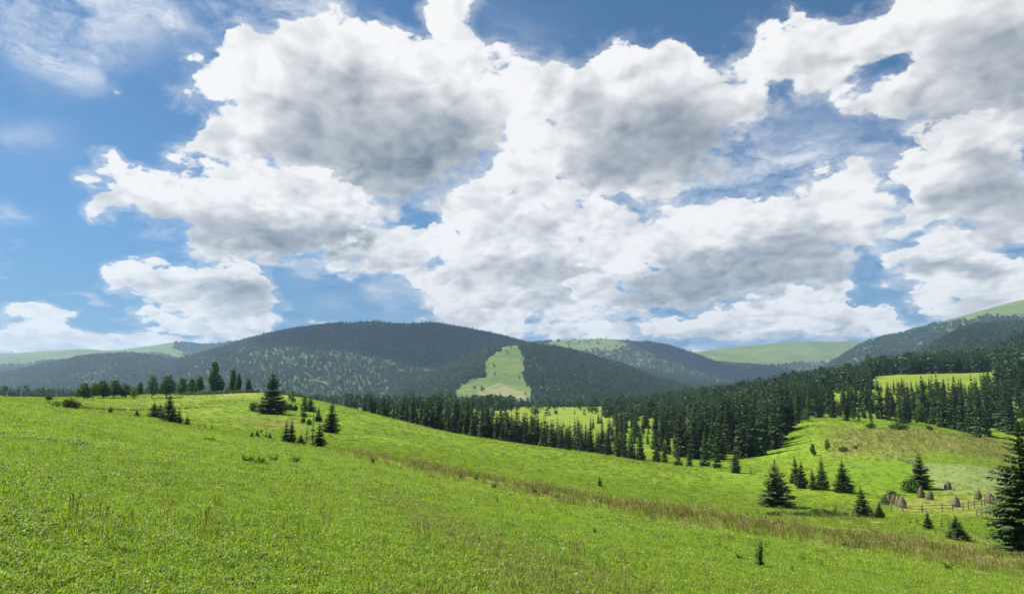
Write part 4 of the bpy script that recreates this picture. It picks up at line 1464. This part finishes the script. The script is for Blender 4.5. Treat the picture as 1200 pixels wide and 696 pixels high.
# ------------------------------------------------------------------ weeds that stand out
def stalk_plant(seed, H=1.0, n=7, mat='weed', spread=.16):
    """upright leafy stalks from one root"""
    g = np.random.default_rng(seed)
    mb = MB()
    C, D_, S_, L, W = [], [], [], [], []
    for k in range(n):
        a = g.uniform(0, 6.28)
        h = H * g.uniform(.55, 1.0) if k else H
        e = np.array([math.cos(a) * spread * g.uniform(.3, 1.3), math.sin(a) * spread * g.uniform(.3, 1.3), 0]) * H
        b = e * .35
        mb.tube([tuple(b - [0, 0, .08]), tuple(b + (e - b) * .5 + [0, 0, h * .5]), tuple(e + [0, 0, h])], [.012 * H, .010 * H, .004 * H], 4)
        for j in range(16):
            f = (j + g.uniform(0, 1)) / 16
            p = b + (e - b) * f + np.array([0, 0, h * f])
            w = g.uniform(0, 6.28)
            d = unit(np.array([math.cos(w), math.sin(w), g.uniform(.1, .9)]))
            C.append(p); D_.append(d); S_.append(unit(np.cross(d, [0, 0, 1.0]))); L.append(H * (.26 - .17 * f) * g.uniform(.7, 1.2)); W.append(H * (.085 - .055 * f))
    v, q = rhomb(np.array(C), np.array(D_), np.array(S_), np.array(L), np.array(W))
    mb.add(v, q)
    return mb.mesh('stalks', M[mat])


def rosette(seed, n=16, R_=.32, mat='weed'):
    g = np.random.default_rng(seed)
    a = g.uniform(0, 6.283, n)
    d = unit(np.stack([np.cos(a), np.sin(a), g.uniform(.15, .8, n)], -1))
    v, q = rhomb(np.zeros((n, 3)), d, unit(np.cross(d, np.array([0, 0, 1.0]))), R_ * g.uniform(.6, 1.2, n), R_ * .3 * g.uniform(.7, 1.2, n))
    return make_mesh('base_leaves', v, quads=q, mats=(M[mat],))


STALKS = [stalk_plant(500 + i, 1.0, n, spread=s) for i, (n, s) in enumerate(((9, .16), (6, .2), (12, .3)))] + [stalk_plant(505, 1.0, 26, 'grass', .5)]
ROSE = [rosette(520 + i) for i in range(2)]
WEEDS = [
    (890, 664, 35, 14, 0, 'tallest dark weed standing in the near meadow at lower right'),
    (867, 656, 7, 12, 2, 'low dark weed just left of the tallest weed'),
    (928, 668, 9, 5, 1, 'thin small weed right of the tallest weed'),
    (941, 657, 5, 8, 2, 'flat little weed further right of the tallest weed'),
    (697, 625, 7, 6, 0, 'small dark weed alone in the middle of the near meadow'),
    (583, 588, 7, 4, 0, 'small upright weed below the brown strip at the picture centre'),
    (711, 611, 4, 4, 1, 'tiny weed just below the brown strip'),
    (437, 543, 9, 10, 2, 'leafy weed cluster at the top end of the brown strip'),
    (455, 546, 4, 5, 1, 'dark weed dot right of the leafy cluster on the strip'),
    (470, 550, 4, 6, 2, 'pair of dark weed dots below the upper strip'),
    (540, 561, 9, 9, 2, 'weed cluster in the brown strip left of the centre'),
    (558, 562, 7, 9, 2, 'weed cluster in the brown strip near the centre'),
    (579, 572, 9, 11, 2, 'taller weed cluster at the lower lip of the strip'),
    (626, 577, 10, 13, 2, 'dense weed cluster on the strip right of the centre'),
    (640, 579, 9, 12, 2, 'weed cluster touching the dense one on its right'),
    (653, 583, 8, 9, 1, 'loose weeds ending the dense row on the strip'),
    (747, 594, 8, 10, 2, 'weed cluster on the strip right of the lone sapling'),
    (799, 605, 7, 12, 2, 'weed cluster at the lower lip of the strip'),
    (875, 605, 7, 5, 0, 'little weed bush left of the broad lone spruce'),
    (1112, 667, 8, 14, 2, 'dark weed clump in the near meadow at right'),
    (990, 641, 9, 16, 2, 'weed clump under the strip below the valley row'),
    (1005, 642, 8, 13, 1, 'loose weeds beside the clump below the valley row'),
    (903, 620, 8, 9, 1, 'pale weeds in the brown strip below the broad spruce'),
    (979, 603, 15, 7, 1, 'lanky pale weed standing on the bank below the valley row'),
    (290, 541, 15, 20, 3, 'bright tall weeds on the meadow rim, left clump'),
    (303, 543, 13, 24, 3, 'bright tall weeds on the meadow rim, right clump'),
    (246, 516, 6, 24, 3, 'low green weed patch on the meadow rim'),
    (320, 540, 11, 16, 3, 'sparse weeds right of the bright rim clumps'),
    (345, 541, 9, 20, 3, 'sparse weeds farthest along the meadow rim'),
]
for i, (px, py, h, w, k, lab) in enumerate(WEEDS):
    q = at(px, py)
    mm = q.y / F_PX
    ww = max(w * mm, .15) / (.5, .55, .75, 1.1)[k]
    t = thing('weed_plant', lab, 'weed', tuple(q), i * 2.1, None, (ww, ww, h * mm))
    link('stalks', STALKS[k], t)
    link('base_leaves', ROSE[i % 2], t)


# ------------------------------------------------------------------ grass
def tuft(seed, n, h, spread, mat, width=.006, bend=.5):
    """blades of two joints, rooted close together"""
    g = np.random.default_rng(seed)
    V, Q, T = [], [], []
    for i in range(n):
        a, b = g.uniform(0, 6.283, 2)
        r = spread * math.sqrt(g.uniform(0, 1))
        p = np.array([math.cos(a) * r, math.sin(a) * r, -.01])
        out = np.array([math.cos(b), math.sin(b), 0])
        sd = np.array([-math.sin(b), math.cos(b), 0]) * width * g.uniform(.7, 1.4)
        hh = h * g.uniform(.5, 1.15)
        k = bend * g.uniform(.3, 1.3)
        m1 = p + out * hh * k * .3 + np.array([0, 0, hh * .6])
        m2 = p + out * hh * k + np.array([0, 0, hh * (1 - .25 * k)])
        o = len(V)
        V += [p - sd, p + sd, m1 + sd * .8, m1 - sd * .8, m2]
        Q.append((o, o + 1, o + 2, o + 3))
        T.append((o + 3, o + 2, o + 4))
    return make_mesh('tuft', V, quads=Q, tris=T, mats=(M[mat],))


def clover(seed, n, h, spread, mat='grass', leaf=.03):
    g = np.random.default_rng(seed)
    a = g.uniform(0, 6.283, n)
    r = spread * np.sqrt(g.uniform(0, 1, n))
    c = np.stack([np.cos(a) * r, np.sin(a) * r, g.uniform(.2, 1, n) * h], -1)
    d = unit(np.stack([g.normal(size=n), g.normal(size=n), .35 * g.normal(size=n)], -1))
    s = unit(np.cross(d, np.array([0, 0, 1.0]) + .3 * g.normal(size=(n, 3))))
    v, q = rhomb(c, d, s, leaf * g.uniform(.7, 1.3, n), leaf * .8 * g.uniform(.7, 1.2, n))
    return make_mesh('clover', v, quads=q, mats=(M[mat],))


def seeded(seed, n, h, spread, mat='dry'):
    """tall grass with drooping seed heads"""
    g = np.random.default_rng(seed)
    V, Q, T = [], [], []
    for i in range(n):
        a, b = g.uniform(0, 6.283, 2)
        r = spread * math.sqrt(g.uniform(0, 1))
        p = np.array([math.cos(a) * r, math.sin(a) * r, -.03])
        out = np.array([math.cos(b), math.sin(b), 0])
        sd = np.array([-math.sin(b), math.cos(b), 0]) * .007
        hh = h * g.uniform(.6, 1.15)
        k = g.uniform(.1, .4)
        m1 = p + out * hh * k * .3 + np.array([0, 0, hh * .7])
        m2 = p + out * hh * k * .7 + np.array([0, 0, hh])
        m3 = m2 + out * hh * .12 + np.array([0, 0, hh * .04])
        o = len(V)
        V += [p - sd, p + sd, m1 + sd * .6, m1 - sd * .6, m2 + sd * 2.6, m2 - sd * 2.6, m3]
        Q += [(o, o + 1, o + 2, o + 3), (o + 3, o + 2, o + 4, o + 5)]
        T.append((o + 5, o + 4, o + 6))
    return make_mesh('seed_grass', V, quads=Q, tris=T, mats=(M[mat],))


def wedge(n, y0, y1, power, spread=1.72):
    """random spots in the fan in view, thinning with distance"""
    u = RNG.uniform(0, 1, n)
    e = 2 - power
    y = (y0 ** e + u * (y1 ** e - y0 ** e)) ** (1 / e)
    x = RNG.uniform(-.5, .5, n) * spread * y
    return x, y


def grass_layer(name, label, n, y0, y1, power, sources, size, keep=None, tilt=.15, probs=None, grow=0.0, patch=None):
    x, y = wedge(n, y0, y1, power)
    px = PX_OF(x / y)
    if keep is not None:
        k = keep(px, x, y) > RNG.uniform(0, 1, n)
        x, y, px = x[k], y[k], px[k]
    z = ground_z(x, y)
    m = len(x)
    idx = RNG.choice(len(sources), m, p=probs)
    if patch is not None:                 # patches where other plants have the upper hand
        f = fbm(x / 5.5, y / 9.0, 4, 63)
        for sign, alt in patch:
            idx = np.where(sstep(f * sign, .12, .5) > RNG.uniform(0, 1, m), RNG.choice(len(sources), m, p=alt), idx)
    s = RNG.uniform(size[0], size[1], m) * (1 + grow * np.maximum(y - 12, 0)) * (1 + .35 * fbm(x / 3.0, y / 3.0, 3, 61))
    return scatter(name, np.stack([x, y, z], -1), spin(m, tilt), np.stack([s, s, s * RNG.uniform(.8, 1.2, m)], -1), idx, sources, kind='stuff', label=label, category='grass')


SHORT = [tuft(600 + i, 16, .075, .13, 'grass', .0042, .7) for i in range(4)] + [clover(610 + i, 34, .045, .14) for i in range(3)] + [tuft(620, 10, .11, .10, 'dry', .003, .4), clover(625, 40, .05, .15, 'weed', .034)]
PR = [.17, .17, .17, .17, .09, .09, .08, .05, .01]
PATCH = [(1, [.08, .08, .08, .08, .20, .20, .16, .02, .10]), (-1, [.16, .16, .16, .16, .04, .04, .03, .25, 0])]
not_tall = lambda px, x, y: 1 - .8 * cover(px, y)['dry']
grass_layer('grass', 'short bright green grass and clover of the near meadow', 62000, 2.2, 26, 1.15, SHORT, (.75, 1.25), probs=PR, patch=PATCH)
grass_layer('grass', 'bright green grass over the rest of the near meadow', 52000, 24, 135, 1.35, SHORT, (1.0, 1.7), not_tall, grow=.012, probs=PR, patch=PATCH)
MID = [tuft(630 + i, 22, .16, .38, 'grass', .013, .7) for i in range(3)] + [tuft(634, 20, .22, .34, 'dry', .012, .5)]
def mid_keep(px, x, y):
    c = cover(px, y)
    return np.clip(1 - .97 * c['hay'] - .6 * c['crop'], 0, 1) * (.35 + .65 * sstep(fbm(x / 14, y / 14, 3, 71), -.5, .3))
grass_layer('grass', 'grass of the middle meadow and the slopes of the valley', 60000, 85, 340, 1.25, MID, (.8, 1.5), mid_keep, grow=.003, probs=[.29, .29, .29, .13])
TALL = [seeded(640 + i, 16, .55, .22) for i in range(3)] + [tuft(645 + i, 18, .42, .22, 'grass', .007, .5) for i in range(2)]
grass_layer('tall_grass', 'tall seeding brownish grass in the strip across the meadow', 75000, 42, 118, 1.0, TALL, (.5, 1.25),
            lambda px, x, y: np.where(px > 340, cover(px, y)['dry'], 0) * (.12 + .6 * sstep(fbm(x / 4, y / 4, 3, 73), -.3, .5)), probs=[.19, .19, .19, .215, .215])
grass_layer('tall_grass', 'loose taller green tufts in the near meadow', 3600, 9, 75, 1.3, TALL, (.35, .6),
            lambda px, x, y: sstep(fbm(x / 7, y / 7, 3, 75), .18, .55), probs=[.05, .05, .04, .43, .43])
grass_layer('tall_grass', 'brownish tall grass on the slope below the right wood', 16000, 190, 300, 1.0, TALL, (1.1, 1.9),
            lambda px, x, y: cover(px, y)['dry'] * (px > 900), probs=[.28, .28, .28, .08, .08])


def daisy():
    V, Q = [], []
    for k in range(7):
        a = 6.283 * k / 7
        o = len(V)
        for r, w in ((.004, 0), (.014, .25), (.02, 0), (.014, -.25)):
            V.append((math.cos(a + w) * r, math.sin(a + w) * r, .10 + .004 * (r > .01)))
        Q.append((o, o + 1, o + 2, o + 3))
    return make_mesh('daisy', V, quads=Q, mats=(M['petal'],))


grass_layer('wildflowers', 'scattered small white flowers in the near meadow', 2600, 4, 60, 1.2, [daisy()], (.9, 1.5),
            lambda px, x, y: sstep(fbm(x / 5, y / 5, 3, 81), -.2, .6), tilt=.5, grow=.012)


def along(name, label, pix, n, width, sources, size, seed, probs=None):
    """plants strewn along a line on the ground"""
    g = np.random.default_rng(seed)
    P = [at(*p) for p in pix]
    seg = g.integers(0, len(P) - 1, n)
    f = g.uniform(0, 1, n)
    A = np.array([(p.x, p.y) for p in P])
    p = A[seg] * (1 - f[:, None]) + A[seg + 1] * f[:, None]
    p = p + g.normal(size=(n, 2)) * width
    z = ground_z(p[:, 0], p[:, 1])
    s = g.uniform(size[0], size[1], n)
    return scatter(name, np.stack([p[:, 0], p[:, 1], z], -1), spin(n, .15), np.stack([s, s, s], -1), g.choice(len(sources), n, p=probs), sources, kind='stuff', label=label, category='grass')


PALE = [tuft(660 + i, 12, .10, .13, 'dry', .0035, .8) for i in range(2)] + [tuft(663, 14, .09, .13, 'grass', .004, .7)]
along('grass', 'pale mown streak running down the near meadow', [(405, 556), (450, 578), (510, 600), (580, 634), (650, 662), (720, 694)], 1500, .55, PALE, (.8, 1.4), 901)
along('grass', 'second pale mown streak left of the first', [(420, 572), (480, 604), (540, 634), (590, 660), (640, 690)], 1100, .4, PALE, (.8, 1.4), 902)
DARK = [stalk_plant(670 + i, .8, 7, 'weed', .35) for i in range(2)]
along('weeds', 'dark weedy ditch line across the left field', [(60, 476), (110, 480), (160, 481), (228, 478)], 260, .8, DARK, (.5, 1.0), 903)
along('weeds', 'dark undergrowth below the trees on the left field edge', [(205, 463), (262, 461.5), (300, 460)], 240, 1.5, DARK, (1.0, 2.4), 904)
along('weeds', 'rough weeds along the bank in the valley', [(925, 603), (960, 605), (1000, 603)], 120, .8, DARK, (.5, 1.0), 905)
